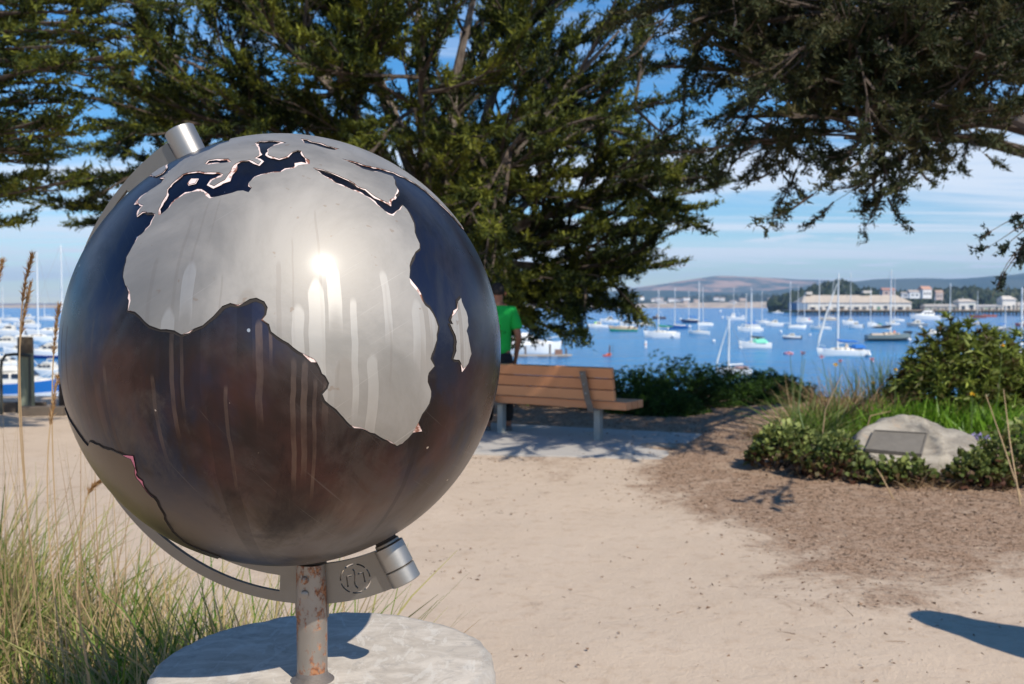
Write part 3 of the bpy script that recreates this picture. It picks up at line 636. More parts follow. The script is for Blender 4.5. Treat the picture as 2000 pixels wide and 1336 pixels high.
# ================================================================= BOATS
WHT = (.84, .83, .80); CRM = (.70, .66, .58)
def hull_mesh(L, B, Fb, bowup=.35, tr=.72, nst=13):
    mb_ = MB(); vs = []; fs = []
    for i in range(nst):
        s = i / (nst - 1); bw = B / 2 * (tr + (1 - tr) * math.sin(min(s / .45, 1) * math.pi / 2)) * (1 - max(0, (s - .45) / .55) ** 2.1)
        sh_ = Fb * (1 + bowup * max(0, (s - .35) / .65) ** 1.6); x = -L / 2 + L * s + (.06 * L if 0 else 0)
        rk = .05 * L * max(0, (s - .8) / .2)
        vs += [(x - rk * 2.2, 0, -.45), (x - rk * 1.2, bw * .72, -.08), (x - rk * .5, bw * .9, sh_ * .35), (x, bw, sh_), (x, bw * .93, sh_ + .02), (x, 0, sh_ + .06), (x, -bw * .93, sh_ + .02), (x, -bw, sh_), (x - rk * .5, -bw * .9, sh_ * .35), (x - rk * 1.2, -bw * .72, -.08)]
    k = 10
    for i in range(nst - 1):
        for j in range(k): fs.append((i * k + j, i * k + (j + 1) % k, (i + 1) * k + (j + 1) % k, (i + 1) * k + j))
    fs.append(tuple(range(k))); return mb_.add(vs, [tuple(reversed(f)) for f in fs])
def loft(mb_, secs, n=8):
    """superellipse sections (x, halfwidth, z0, z1) -> rounded shell"""
    vs = []; fs = []; P = 10
    for x, w, za, zb in secs:
        for j in range(P):
            a_ = math.pi * j / (P - 1); cx_ = math.cos(a_); sx_ = math.sin(a_)
            vs.append((x, w * math.copysign(abs(cx_) ** .5, cx_), za + (zb - za) * sx_ ** .55 if sx_ > 1e-6 else za))
    for i in range(len(secs) - 1):
        for j in range(P - 1): fs.append((i * P + j, (i + 1) * P + j, (i + 1) * P + j + 1, i * P + j + 1))
    fs.append(tuple(range(P))); fs.append(tuple((len(secs) - 1) * P + j for j in reversed(range(P)))); return mb_.add(vs, fs)
M_alu = plain((.80, .80, .78), .4, 0, .05); M_rope = plain((.30, .30, .32), .6); M_dark = plain((.02, .02, .025), .5)
def boat(px, wy, Lpx, label, kind='sail', hull=WHT, hd=0, mast=None, cover=None, cab=CRM, group=None, B=.32, Fb=None, band=None, lean=0, extra=(), rig=True, zoff=0):
    """hd: degrees, 0 = bow to the left of the photo, 180 = bow to the right"""
    p = atZ(px, wy, WZ); d = p.y; L = Lpx * 1.06 * d / FPX / max(.5, abs(math.cos(rad(hd)))); p.z = WZ + zoff
    L = min(L, 16); Bm = L * B; Fb = (Fb * 1.35 if Fb else max(.6, L * .15))
    cat = {'sail': 'sailboat', 'motor': 'motorboat', 'cruiser': 'motor yacht', 'open': 'small boat', 'fish': 'fishing boat'}[kind]
    r = empty({'sail': 'sailboat', 'motor': 'motorboat', 'cruiser': 'motor_yacht', 'open': 'dinghy', 'fish': 'fishing_boat'}[kind], p, math.pi - rad(hd), label=label, cat=cat, group=group)
    hm = plain(hull, .25, 0, .04, .5); hull_mesh(L, Bm, Fb).build('hull', hm, r, True)
    if band:
        mb_ = hull_mesh(L * 1.003, Bm * 1.012, Fb * .40, .5); mb_.build('hull_band', plain(band, .3), r, True)
    mb_ = MB(); dk = []
    cm = plain(cab, .35, 0, .04, .5)
    if kind == 'sail':
        loft(mb_, [(-L * .12, Bm * .30, Fb * .95, Fb + L * .055), (L * .05, Bm * .29, Fb, Fb + L * .062), (L * .20, Bm * .20, Fb, Fb + L * .048), (L * .27, Bm * .12, Fb, Fb + L * .02)]).build('cabin', cm, r, True)
        for s in (-1, 1):
            for k in (-.03, .06, .14): MB().box((L * k, s * Bm * .285 * (1 - max(0, k) * 1.2), Fb + L * .034), (L * .055, .05, L * .018)).build('window', M_glassd, r)
        loft(MB(), [(-L * .40, Bm * .26, Fb, Fb + L * .035), (-L * .15, Bm * .30, Fb, Fb + L * .038)]).build('cockpit_coaming', cm, r, True)
        MB().tube([(L * .47, 0, Fb * 1.3), (L * .46, Bm * .1, Fb * 1.3 + .5), (L * .36, Bm * .25, Fb * 1.2 + .5), (L * .36, Bm * .25, Fb * 1.15)], .03, 5).build('pulpit', M_alu, r)
    elif kind == 'motor':
        loft(mb_, [(-L * .18, Bm * .36, Fb, Fb + L * .05), (-L * .15, Bm * .36, Fb, Fb + L * .17), (L * .06, Bm * .35, Fb, Fb + L * .17), (L * .16, Bm * .30, Fb, Fb + L * .07), (L * .36, Bm * .16, Fb, Fb + L * .03)]).build('cabin', cm, r, True)
        for s in (-1, 1): MB().box((-L * .04, s * Bm * .362, Fb + L * .10), (L * .18, .05, L * .055)).build('window', M_glassd, r)
        MB().box((L * .115, 0, Fb + L * .115), (.06, Bm * .5, L * .075), Matrix.Rotation(-.8, 3, 'Y')).build('windscreen', M_glassd, r)
        MB().box((-L * .5 - .12, 0, Fb * .6), (.35, .4, .9), None, .7).build('outboard_motor', M_dark, r, False, .04)
    elif kind == 'cruiser':
        loft(mb_, [(-L * .28, Bm * .40, Fb, Fb + L * .12), (L * .05, Bm * .38, Fb, Fb + L * .13), (L * .18, Bm * .30, Fb, Fb + L * .06), (L * .40, Bm * .14, Fb * 1.1, Fb + L * .04)]).build('cabin', cm, r, True)
        loft(MB(), [(-L * .22, Bm * .33, Fb + L * .12, Fb + L * .17), (-L * .02, Bm * .30, Fb + L * .125, Fb + L * .18), (L * .06, Bm * .2, Fb + L * .12, Fb + L * .14)]).build('flybridge', cm, r, True)
        for s in (-1, 1):
            for k in (-.20, -.09, .02): MB().box((L * k, s * Bm * .395, Fb + L * .082), (L * .085, .05, L * .042)).build('window', M_glassd, r)
        MB().box((L * .125, 0, Fb + L * .10), (.06, Bm * .52, L * .07), Matrix.Rotation(-.9, 3, 'Y')).build('windscreen', M_glassd, r)
        MB().tube([(-L * .12, -Bm * .3, Fb + L * .15), (-L * .14, -Bm * .25, Fb + L * .24), (-L * .14, Bm * .25, Fb + L * .24), (-L * .12, Bm * .3, Fb + L * .15)], .06, 6).build('radar_arch', cm, r)
        MB().tube([(L * .2, -Bm * .3, Fb * 1.3), (L * .35, -Bm * .22, Fb * 1.3 + .7), (L * .47, 0, Fb * 1.45 + .7), (L * .35, Bm * .22, Fb * 1.3 + .7), (L * .2, Bm * .3, Fb * 1.3)], .03, 5).build('bow_rail', M_alu, r)
    elif kind == 'fish':
        loft(mb_, [(L * .02, Bm * .30, Fb, Fb + L * .20), (L * .20, Bm * .27, Fb, Fb + L * .20), (L * .24, Bm * .24, Fb, Fb + L * .10)]).build('wheelhouse', cm, r, True)
        MB().box((L * .245, 0, Fb + L * .14), (.06, Bm * .4, L * .05)).build('windscreen', M_glassd, r)
        for s in (-1, 1): MB().box((L * .11, s * Bm * .30, Fb + L * .13), (L * .08, .05, L * .05)).build('window', M_glassd, r)
        MB().tube([(-L * .3, 0, Fb), (-L * .1, 0, Fb + L * .42)], .07, 5).build('boom', M_alu, r)
    else:
        MB().box((0, 0, Fb * .9), (L * .04, Bm * .8, .06)).build('thwart', cm, r); MB().box((-L * .5 - .1, 0, Fb * .5), (.25, .3, .7)).build('outboard_motor', M_dark, r)
    mx_main = None
    for mi, mm in enumerate(mast or []):
        mpx, top = mm[0], mm[1]; X = (mpx - px) * d / FPX / math.cos(rad(hd)) * -1; X = max(-L * .38, min(L * .40, X))
        if abs(hd) > 90: X = max(-L * .38, min(L * .40, (mpx - px) * d / FPX))
        zt = atY(mpx, top, d).z - WZ; rM = max(.13, L * .0155); ln_ = lean
        tip = (X + (zt * math.tan(rad(ln_)) * (-1 if abs(hd) < 90 else 1)), 0, zt)
        MB().tube([(X, 0, Fb), ((X + tip[0]) / 2, 0, zt / 2), tip], [rM, rM, rM * .75], 7).build('mast', M_alu, r, True)
        for k in (.5,): MB().tube([(X + (tip[0] - X) * k, -Bm * .22, Fb + (zt - Fb) * k), (X + (tip[0] - X) * k, Bm * .22, Fb + (zt - Fb) * k)], rM * .45, 5).build('spreader', M_alu, r)
        if mi == 0 and kind == 'sail':
            zb = Fb + L * .14; MB().tube([(X, 0, zb), (X - L * .40, 0, zb + .02 * L)], rM * .6, 6).build('boom', M_alu, r, True)
            if cover:
                MB().tube([(X + .1, 0, zb + L * .075), (X - L * .03, 0, zb + L * .045), (X - L * .18, 0, zb + L * .034), (X - L * .32, 0, zb + L * .03), (X - L * .42, 0, zb + L * .025)], [L * .020, L * .030, L * .028, L * .022, L * .008], 8).build('sail_cover', plain(cover, .8), r, True)
        if rig and Lpx > 24:
            w_ = MB(); w_.tube([(L * .48, 0, Fb * 1.3), tip], .018, 4); w_.tube([(-L * .48, 0, Fb), tip], .018, 4)
            w_.tube([(X, Bm * .45, Fb), (X, Bm * .22, Fb + (zt - Fb) * .5), tip], .018, 4); w_.tube([(X, -Bm * .45, Fb), (X, -Bm * .22, Fb + (zt - Fb) * .5), tip], .018, 4)
            w_.build('rigging', M_rope, r)
    for e in extra:
        if e[0] == 'dome':   # covered tender or spray hood: x, halflen, halfwidth, z0, height, colour
            _, x, hl, hw, z0, hgt_, c = e
            loft(MB(), [(L * x - L * hl, Bm * hw * .5, Fb + z0 * L, Fb + (z0 + hgt_ * .4) * L), (L * x - L * hl * .6, Bm * hw, Fb + z0 * L, Fb + (z0 + hgt_) * L), (L * x + L * hl * .6, Bm * hw, Fb + z0 * L, Fb + (z0 + hgt_) * L), (L * x + L * hl, Bm * hw * .5, Fb + z0 * L, Fb + (z0 + hgt_ * .4) * L)]).build('canvas_cover', plain(c, .8), r, True)
        if e[0] == 'jib':    # rolled headsail on the forestay
            X = (mast[0][0] - px) * d / FPX * -1; zt = atY(mast[0][0], mast[0][1], d).z - WZ
            MB().tube([(L * .48, 0, Fb * 1.4), (L * .44, 0, Fb * 1.4 + (zt - Fb) * .15), (L * .30 + X * .3, 0, zt * .5), (X + .15, 0, zt * .88)], [L * .006, L * .028, L * .016, L * .007], 7).build('rolled_jib', plain((.75, .74, .70), .8), r, True)
        if e[0] == 'buoyball': MB().lathe([(.32 * math.sin(math.pi * i / 8) + 1e-4, .32 * math.cos(math.pi * i / 8)) for i in range(9)], (L * e[1], Bm * .5 * e[2], Fb * .4), 10).build('fender', plain((.8, .8, .8), .4), r, True)
        if e[0] == 'crew': MB().box((L * e[1], 0, Fb + .5), (.5, .5, .9), None, .7).build('deck_gear', plain(e[2], .8), r, False, .08)
    return r
BLU = (.02, .16, .50); GRN = (.01, .22, .14); MINT = (.22, .72, .48); NVY = (.015, .03, .09); BLK = (.012, .014, .02)
boat(1168, 641, 38, 'white motorboat with a lime green cover at the left edge of the moorings', 'motor', extra=[('dome', .1, .10, .3, .08, .08, (.35, .70, .15))])
boat(1190, 630, 34, 'white cabin cruiser just behind the lime-covered motorboat', 'motor')
boat(1217, 647, 52, 'tan and green hulled sailboat near the branch tips', 'sail', hull=(.62, .45, .30), mast=[(1212, 566)], band=(.02, .36, .22))
boat(1228, 635, 31, 'white sailboat right behind the tan and green one', 'sail', mast=[(1224, 561)])
boat(1259, 637, 34, 'low white motorboat without mast left of the green-covered sailboat', 'motor', Fb=.5)
boat(1287, 623, 25, 'dark brown fishing boat far out past the green-covered sailboat', 'fish', hull=(.10, .06, .05), cab=(.40, .35, .32))
boat(1292, 660, 66, 'white sailboat with a dark green sail cover in open water', 'sail', mast=[(1286, 567)], cover=GRN, extra=[('buoyball', -.3, 1)])
boat(1323, 642, 37, 'blue-hulled sailboat with blue sail cover', 'sail', hull=(.02, .10, .33), mast=[(1318, 562)], cover=BLU)
boat(1348, 631, 35, 'navy and white sailboat with blue cover behind the blue-hulled one', 'sail', hull=NVY, mast=[(1345, 568)], cover=BLU)
boat(1365, 654, 37, 'white sailboat with tall mast nearest in the middle cluster', 'sail', mast=[(1365, 549)], hd=20)
boat(1377, 637, 30, 'white sailboat with a leaning mast and blue bow cover', 'sail', mast=[(1373, 560)], hd=-25, cover=BLU, lean=-1.2)
boat(1436, 625, 34, 'white trawler with twin outrigger booms', 'fish', mast=[(1433, 562)], cab=WHT)
boat(1465, 648, 47, 'white sailboat with blue covers and mast left of the mint-covered one', 'sail', mast=[(1457, 573)], cover=BLU)
boat(1466, 641, 34, 'white sailboat with the taller mast of the close pair', 'sail', mast=[(1467, 561)], cover=BLU, hd=15)
boat(1490, 632, 26, 'small white sailboat with a faint thin mast beside two motorboats', 'sail', mast=[(1488, 568)])
boat(1512, 637, 33, 'blocky white motorboat without mast right of the thin-masted sailboat', 'motor', Fb=.9)
boat(1519, 612, 20, 'tiny white boat with a canopy top far out', 'motor', Fb=.8)
boat(1503, 605, 10, 'tiniest white sailboat near the far shore', 'open', rig=False)
boat(1474, 681, 60, 'white sailboat with a mint green tender cover on deck', 'sail', extra=[('dome', -.15, .24, .55, .0, .12, MINT), ('crew', -.1, BLK)], mast=[(1467, 573)], cover=BLK, Fb=.75, rig=False)
boat(1432, 733, 66, 'sailboat with brown deck tarp half hidden behind the dark hedge', 'sail', mast=[(1423, 622)], extra=[('jib',), ('dome', -.22, .2, .55, .04, .07, (.30, .20, .19))])
boat(1546, 662, 32, 'white boat with a dark bow and dark outboard left of the leaning-mast boat', 'motor', band=(.03, .05, .12), hd=10)
boat(1557, 642, 34, 'white sailboat with tall mast in front of the warehouse corner', 'sail', mast=[(1543, 549)], hd=180)
boat(1571, 631, 30, 'white sailboat with a red deck bundle near the wharf corner', 'sail', mast=[(1571, 575)], extra=[('crew', -.3, (.6, .05, .06))])
boat(1568, 625, 22, 'white sailboat half hidden behind the one with the red bundle', 'sail', mast=[(1555, 558)])
boat(1603, 645, 35, 'white sailboat with stern to the camera in front of the warehouse', 'sail', mast=[(1600, 547)], hd=20)
boat(1617, 626, 31, 'tan sailboat with a strongly leaning mast by the warehouse', 'sail', hull=(.62, .52, .42), mast=[(1618, 547)], lean=7.5)
boat(1660, 635, 28, 'white motorboat lying behind a taller cabin cruiser by the wharf', 'motor', mast=[(1661, 532)], Fb=1.1)
boat(1671, 642, 24, 'white cabin cruiser with boxy cabin nearest the warehouse middle', 'motor', Fb=1.0, hd=20)
boat(1703, 638, 17, 'small white sailboat left of the grey classic yacht', 'sail', mast=[(1700, 564)], Fb=.9)
boat(1716, 640, 22, 'small boat with dark green canopy behind the grey classic yacht', 'motor', extra=[('dome', -.1, .2, .35, .1, .1, GRN)])
boat(1645, 697, 95, 'large white sailboat with bright blue sail and cockpit covers', 'sail', mast=[(1636, 534)], cover=BLU, extra=[('dome', -.30, .14, .36, .04, .075, BLU), ('jib',), ('buoyball', -.46, 1), ('crew', -.08, (.55, .45, .35)), ('dome', .36, .03, .2, .0, .05, BLU)], Fb=.72)
boat(1736, 666, 84, 'grey-hulled classic yacht with bowsprit and black sail bundles', 'sail', hull=(.20, .25, .25), hd=180, mast=[(1739, 527)], cover=BLK, cab=(.50, .38, .27), Fb=.95, band=(.03, .04, .05), extra=[('crew', .12, (.75, .22, .08)), ('dome', .42, .10, .18, .05, .04, BLK)])
boat(1743, 635, 25, 'white motorboat just behind the grey classic yacht', 'motor')
boat(1754, 628, 22, 'white sailboat behind the classic yacht nearest the warehouse end', 'sail', mast=[(1747, 543)])
boat(1806, 625, 62, 'big white motor yacht with flybridge moored near the wharf', 'cruiser', hull=WHT, cab=WHT)
boat(1840, 622, 34, 'flat white work barge beside the big motor yacht', 'open', Fb=1.1, hull=(.6, .58, .54))
boat(1790, 638, 38, 'grey-hulled motorboat with white top in front of the motor yacht', 'motor', hull=(.22, .26, .30))
boat(1821, 656, 40, 'pale grey low sailboat without mast left of the black-covered one', 'motor', hull=(.42, .44, .46), Fb=.5, hd=180)
boat(1853, 651, 36, 'dark-hulled sailboat with black cover and tall mast', 'sail', hull=(.12, .15, .19), hd=180, mast=[(1855, 553)], cover=BLK)
boat(1907, 637, 26, 'small blue-grey boat with a yellow deck load', 'motor', hull=(.30, .36, .42), extra=[('crew', -.1, (.75, .50, .05)), ('dome', .1, .1, .3, .1, .08, BLU)])
boat(1909, 621, 30, 'rust-brown fishing boat tied at the wharf with a thin mast', 'fish', hull=(.30, .10, .06), cab=(.08, .12, .22), mast=[(1909, 567)])
boat(1933, 619, 24, 'orange-red low boat tied at the wharf at right', 'open', hull=(.50, .14, .07), Fb=1.0)
boat(1954, 648, 42, 'grey sailboat with blue cover and stubby mast right of the bush top', 'sail', hull=(.22, .24, .27), mast=[(1963, 600)], cover=BLU, hd=180)
boat(1998, 637, 30, 'dark red and white boat cut by the right edge of the frame', 'motor', hull=(.20, .06, .06))
boat(2022, 702, 120, 'sailboat with blue cover and thick white mast at the right frame edge', 'sail', mast=[(1994, 562)], cover=BLU, Fb=.7)
# motor yacht and dock behind the person
p = atZ(1057, 697, WZ); L_ = 150 * p.y / FPX
dock = empty('floating_dock', (p.x - 1.2, p.y - .5, WZ), 0, label='wooden floating dock in front of the white motor yacht', cat='dock')
MB().box((0, 0, .28), (L_, 1.7, .2)).build('deck', plain((.42, .36, .30), .85), dock)
for k in range(4): MB().box((-L_ * .4 + k * L_ * .26, 0, .05), (1.4, 1.6, .35)).build('float', plain((.16, .16, .17), .8), dock)
for k, hgt_ in ((.43, .9), (.22, 1.5), (-.1, 1.2)): MB().tube([(L_ * k, .5, -1), (L_ * k, .5, hgt_ + .4)], .14, 8).build('pile', plain((.10, .08, .07), .9), dock)
MB().box((L_ * .33, .1, .75), (1.1, .7, .75)).build('dock_box', plain((.22, .13, .10), .8), dock, False, .03)
boat(1033, 690, 122, 'white motor yacht with dark side windows docked behind the person', 'cruiser', hull=WHT, hd=180, cab=WHT, Fb=1.05)

# mooring buoys
bz = [(1394, 669, 7, 'white round mooring buoy alone in open water left of the mint-covered boat'), (1304, 643, 6, 'white buoy beside the green-covered sailboat stern'), (1525, 650, 6, 'white buoy left of the dark-bowed boat'), (1582, 656, 5, 'tiny white buoy between the dark-bowed boat and the stern-on sailboat'),
      (1776, 667, 8, 'white buoy at the bowsprit of the grey classic yacht'), (1842, 655, 8, 'white buoy left below the black-covered sailboat'), (1867, 650, 7, 'white buoy at the bow of the black-covered sailboat'), (1881, 632, 5, 'small white buoy between the black-covered sailboat and the yellow-loaded boat'),
      (1945, 662, 8, 'white buoy below the grey sailboat above the bush'), (1785, 691, 9, 'white buoy just above the left of the bush'), (1797, 642, 8, 'white buoy in front of the grey-hulled motorboat'), (1802, 636, 7, 'white buoy touching the stern of the grey-hulled motorboat'),
      (1451, 621, 6, 'white buoy right of the trawler'), (1407, 610, 5, 'tiny white buoy far out left of the trawler'), (1411, 622, 5, 'white buoy far out just left of the trawler hull'), (1329, 625, 5, 'tiny white buoy above the blue-hulled sailboat'), (1195, 611, 5, 'tiny buoy far out by the branch tip'), (1446, 682, 7, 'white buoy at the bow of the mint-covered sailboat'), (1347, 640, 6, 'pale buoy between the blue-hulled and tall-masted sailboats')]
for px, py, dp, lb in bz:
    p = atZ(px, py, WZ); rr2 = dp * p.y / FPX / 2
    r = empty('mooring_buoy', p, 0, label=lb, cat='buoy'); MB().lathe([(rr2 * math.sin(math.pi * i / 10) + 1e-4, rr2 * .7 - rr2 * math.cos(math.pi * i / 10)) for i in range(11)], n=14).build('float', plain((.82, .82, .80), .4), r, True)
    MB().lathe([(rr2 * .99, rr2 * .62), (rr2 * 1.02, rr2 * .66), (rr2 * 1.02, rr2 * .80), (rr2 * .99, rr2 * .84)], n=14).build('stripe', plain((.03, .12, .40), .5), r, True)
p = atZ(1261, 679, WZ); r = empty('marker_buoy', p, 0, label='white upright post buoy left of open water near the paddler', cat='buoy')
MB().lathe([(.01, -.3), (.20, -.3), (.20, 1.05), (.12, 1.2), (.01, 1.25)], n=12).build('float', plain((.78, .74, .72), .5), r, True); MB().lathe([(.205, .5), (.21, .52), (.21, .64), (.205, .66)], n=12).build('stripe', plain((.7, .25, .1), .5), r)
p = atZ(1540, 692, WZ); r = empty('inflatable_float', p, 0, label='pink round inflatable float on the water', cat='float'); 
MB().lathe([(.62 + .16 * math.cos(a_), .14 + .16 * math.sin(a_)) for a_ in np.linspace(0, 2 * math.pi, 9)], n=16).build('ring', plain((.70, .30, .42), .5), r, True)

# ---- marina at the left: rows of moored boats
def mb_boat(px, wy, Lpx, label, **k): return boat(px, wy, Lpx, label, **k)
mar = [(70, 668, 86, 'white sailboat with the thickest white mast left of the globe', dict(kind='sail', mast=[(75, 492)], hd=180, Fb=.8)),
       (112, 655, 96, 'white sailboat with grey mast touching the globe outline', dict(kind='sail', mast=[(120, 478)], hd=-25, Fb=.9)),
       (95, 700, 90, 'white motor cruiser with dark blue side stripe next to the globe', dict(kind='cruiser', hull=WHT, band=(.02, .04, .22))),
       (18, 655, 60, 'white cabin boat at the left edge in the back row', dict(kind='motor')), (52, 640, 48, 'white cruiser with tall cabin in the back row of the marina', dict(kind='cruiser')),
       (8, 680, 70, 'white motor yacht at the left frame edge in the middle row', dict(kind='cruiser')), (38, 700, 60, 'white motorboat behind the metal rail and post', dict(kind='motor', Fb=.9)),
       (15, 722, 80, 'white low cruiser left of the wooden post', dict(kind='cruiser', hd=180)), (88, 735, 80, 'white boat with dark windows right of the wooden post', dict(kind='cruiser', hd=15)),
       (-10, 640, 55, 'white boat partly out of frame at far left back row', dict(kind='motor')), (92, 625, 34, 'small white sailboat far back with short mast', dict(kind='sail', mast=[(87, 590)])),
       (20, 628, 36, 'far white sailboat with faint thin mast at left', dict(kind='sail', mast=[(6, 560)])), (55, 622, 26, 'small far white motorboat behind the marina', dict(kind='motor'))]
for px, wy, L_, lb, k in mar: boat(px, wy, L_, lb, **k)
boat(40, 782, 190, 'blue-hulled boat with white stripe nearest in the marina behind the post', 'cruiser', hull=(.02, .14, .42), hd=180, Fb=1.0, band=(.7, .7, .7))
boat(120, 778, 110, 'blue boat with white rail beside the globe behind the tall stalks', 'motor', hull=(.02, .10, .30), Fb=1.0)
p = atZ(20, 690, WZ)
# ================================================================= BENCH
M_wood, t, b = mat('reddish_plank'); oc = nd(t, 'ShaderNodeTexCoord').outputs['Object']
g = nz(t, mapv(t, oc, (1.2, 22, 22)), 3, 5, .6, .4); g2 = nz(t, mapv(t, oc, (.8, 6, 6)), 2.2, 4)
rb_ = nd(t, 'ShaderNodeObjectInfo').outputs['Random']; g2 = mth(t, 'ADD', mth(t, 'MULTIPLY', g2, .5), mth(t, 'MULTIPLY', rb_, .6))
setb(t, b, col=mixc(t, g2, mixc(t, g, (.48, .17, .06), (.64, .27, .12)), (.68, .32, .15)), rough=.6, normal=bump(t, g, .12, .003))
M_gal = plain((.30, .33, .33), .5, .4, .2, 9); M_brk = plain((.16, .15, .14), .5, .5, .3, 14)
bl = Vector((-.2068, 11.441, 0)); br = Vector((.8617, 10.760, 0)); ud = (br - bl).normalized(); sp_ = (br - bl).length
bench = empty('park_bench', (bl + br) / 2, math.atan2(ud.y, ud.x), label='orange-brown slatted park bench facing the bay, seen from behind', cat='bench')
x0, x1 = -sp_ / 2 - .62, sp_ / 2 + .40
for i in range(3): MB().box(((x0 + x1) / 2, .10 + i * .145 , .43), (x1 - x0, .132, .085)).build('seat_board', M_wood, bench, False, .006)
tl_ = Matrix.Rotation(rad(-12), 3, 'X').inverted()
tl_ = Matrix.Rotation(rad(12), 3, 'X')
for i in range(3):
    z = .545 + i * .122; MB().box(((x0 + x1 - .12) / 2, .015 - (z - .5) * .21, z), (x1 - x0 - .12, .048, .112), tl_).build('back_board', M_wood, bench, False, .005)
for s in (-1, 1):
    X_ = s * sp_ / 2
    lg_ = MB(); pr = [(-.17, .0), (-.15, .42)]
    MB().box((X_, .16, .19), (.075, .085, .40), None, 1.0).build('leg', M_gal, bench, False, .008)
    MB().box((X_, .16, .012), (.16, .16, .022)).build('foot_plate', M_gal, bench, False, .003)
    bp = [(.012, -.030, .36), (.0, -.045, .44), (-.02, -.050, .50), (-.03, -.068, .60), (-.04, -.090, .70), (-.05, -.112, .80)]
    vs = []; fs = []
    for dx, yy_, zz_ in bp:
        for (a_, c_) in ((-.038, 0), (.038, 0), (.038, -.012), (-.038, -.012)): vs.append((X_ + dx + a_, yy_ + c_, zz_))
    for i in range(len(bp) - 1):
        for k in range(4): fs.append((i * 4 + k, i * 4 + (k + 1) % 4, (i + 1) * 4 + (k + 1) % 4, (i + 1) * 4 + k))
    fs += [(3, 2, 1, 0), (20, 21, 22, 23)]
    br_ = MB().add(vs, fs).build('back_bracket', M_brk, bench, False, .004)
    MB().box((X_, .21, .375), (.07, .48, .03)).build('seat_support', M_gal, bench, False, .004)
    for zz_, yy_ in ((.56, -.076), (.66, -.097), (.77, -.120)):
        MB().lathe([(.011, 0), (.009, .005), (1e-4, .007)], (X_ - .035 - (zz_ - .6) * .1, yy_, zz_), 10, Matrix.Rotation(math.pi / 2, 3, 'X')).build('bolt', M_gal, br_, True)
# concrete pad
pad = [atZ(700, 882), atZ(1292, 903), atZ(1372, 852), atZ(880, 826)]
mb = MB(); zt = .030
m, t, b = mat('pad_concrete'); oc = nd(t, 'ShaderNodeTexCoord').outputs['Object']; s1 = nz(t, oc, 3, 6, .6); s2 = nz(t, oc, 60, 4, .7)
setb(t, b, col=mixc(t, s1, (.36, .33, .30), (.48, .445, .40)), rough=.9, normal=bump(t, s2, .25, .004))
mb.add([(p.x, p.y, zt) for p in pad] + [(p.x, p.y, -.08) for p in pad], [(0, 1, 2, 3), (1, 0, 4, 5), (2, 1, 5, 6), (3, 2, 6, 7), (0, 3, 7, 4)]); o = mb.build('pavement', m, None, False, .008); tag(o, kind='structure')
# ================================================================= BOULDER WITH PLAQUE
m, t, b = mat('granite'); oc = nd(t, 'ShaderNodeTexCoord').outputs['Object']
s1 = nz(t, mapv(t, oc, (1, 1, 3)), 4, 7, .65, .6); s2 = nz(t, oc, 40, 5, .7); s3 = nz(t, oc, 9, 5, .6)
c = mixc(t, sstep(t, s1, .35, .65), (.22, .195, .165), (.38, .34, .285)); c = mixc(t, mth(t, 'MULTIPLY', sstep(t, s2, .55, .68), .5), c, (.16, .14, .13)); c = mixc(t, mth(t, 'MULTIPLY', sstep(t, s3, .58, .66), .35), c, (.40, .29, .20))
setb(t, b, col=c, rough=.9, normal=bump(t, mth(t, 'ADD', mth(t, 'MULTIPLY', s1, 1.0), mth(t, 'MULTIPLY', s2, .3)), .5, .03))
Yb = 9.0; cx_ = atY(1782, 900, Yb).x
bm = bmesh.new(); bmesh.ops.create_icosphere(bm, subdivisions=5, radius=1)
prof_ = [(-1.05, .0), (-.95, .12), (-.80, .20), (-.55, .30), (-.35, .40), (-.15, .42), (.10, .41), (.30, .35), (.52, .28), (.72, .27), (.90, .18), (1.05, 0)]
pxs = np.array([p[0] for p in prof_]); pzs = np.array([p[1] for p in prof_])
for v in bm.verts:
    n = v.co.copy(); u = n.x; h = float(np.interp(u, pxs, pzs)) + .03
    yy_ = n.y * .52; z = (max(n.z, -.3)) ; q = noise.fractal(n * 1.7, 1, 2, 5)
    hh_ = h / max(.35, math.sqrt(max(0, 1 - u * u))) 
    v.co = Vector((u * .66, yy_ * (1 + .15 * q), z * min(hh_, .62) * (1 + .05 * q))) + n * noise.noise(n * 5) * .020 + n * noise.noise(n * 13) * .008
pc = [atY(1688, 882, 8.60), atY(1800, 892, 8.56), atY(1812, 850, 8.80), atY(1705, 844, 8.84)]
nrm = (pc[1] - pc[0]).cross(pc[3] - pc[0]).normalized(); ctr = sum(pc, Vector()) / 4; ol_ = Vector((cx_, Yb, .06))
for v in bm.verts:
    dd = (v.co + ol_ - ctr); hgt_ = dd.dot(nrm); lat = (dd - nrm * hgt_).length
    if lat < .40: v.co += nrm * (-.012 - hgt_) * (1 if lat < .32 else 1 - (lat - .32) / .08) if v.co.z > .02 else nrm * 0
    elif hgt_ > -.005 and v.co.y < 0: v.co -= nrm * (hgt_ + .008)
bk_ = bpy.data.meshes.new('boulder'); bm.to_mesh(bk_); bm.free(); bk_.materials.append(m)
for p in bk_.polygons: p.use_smooth = True
bo = bpy.data.objects.new('boulder', bk_); COL.objects.link(bo); bo.location = (cx_, Yb, .06); tag(bo, 'pale weathered granite boulder carrying a dark metal plaque', 'boulder')
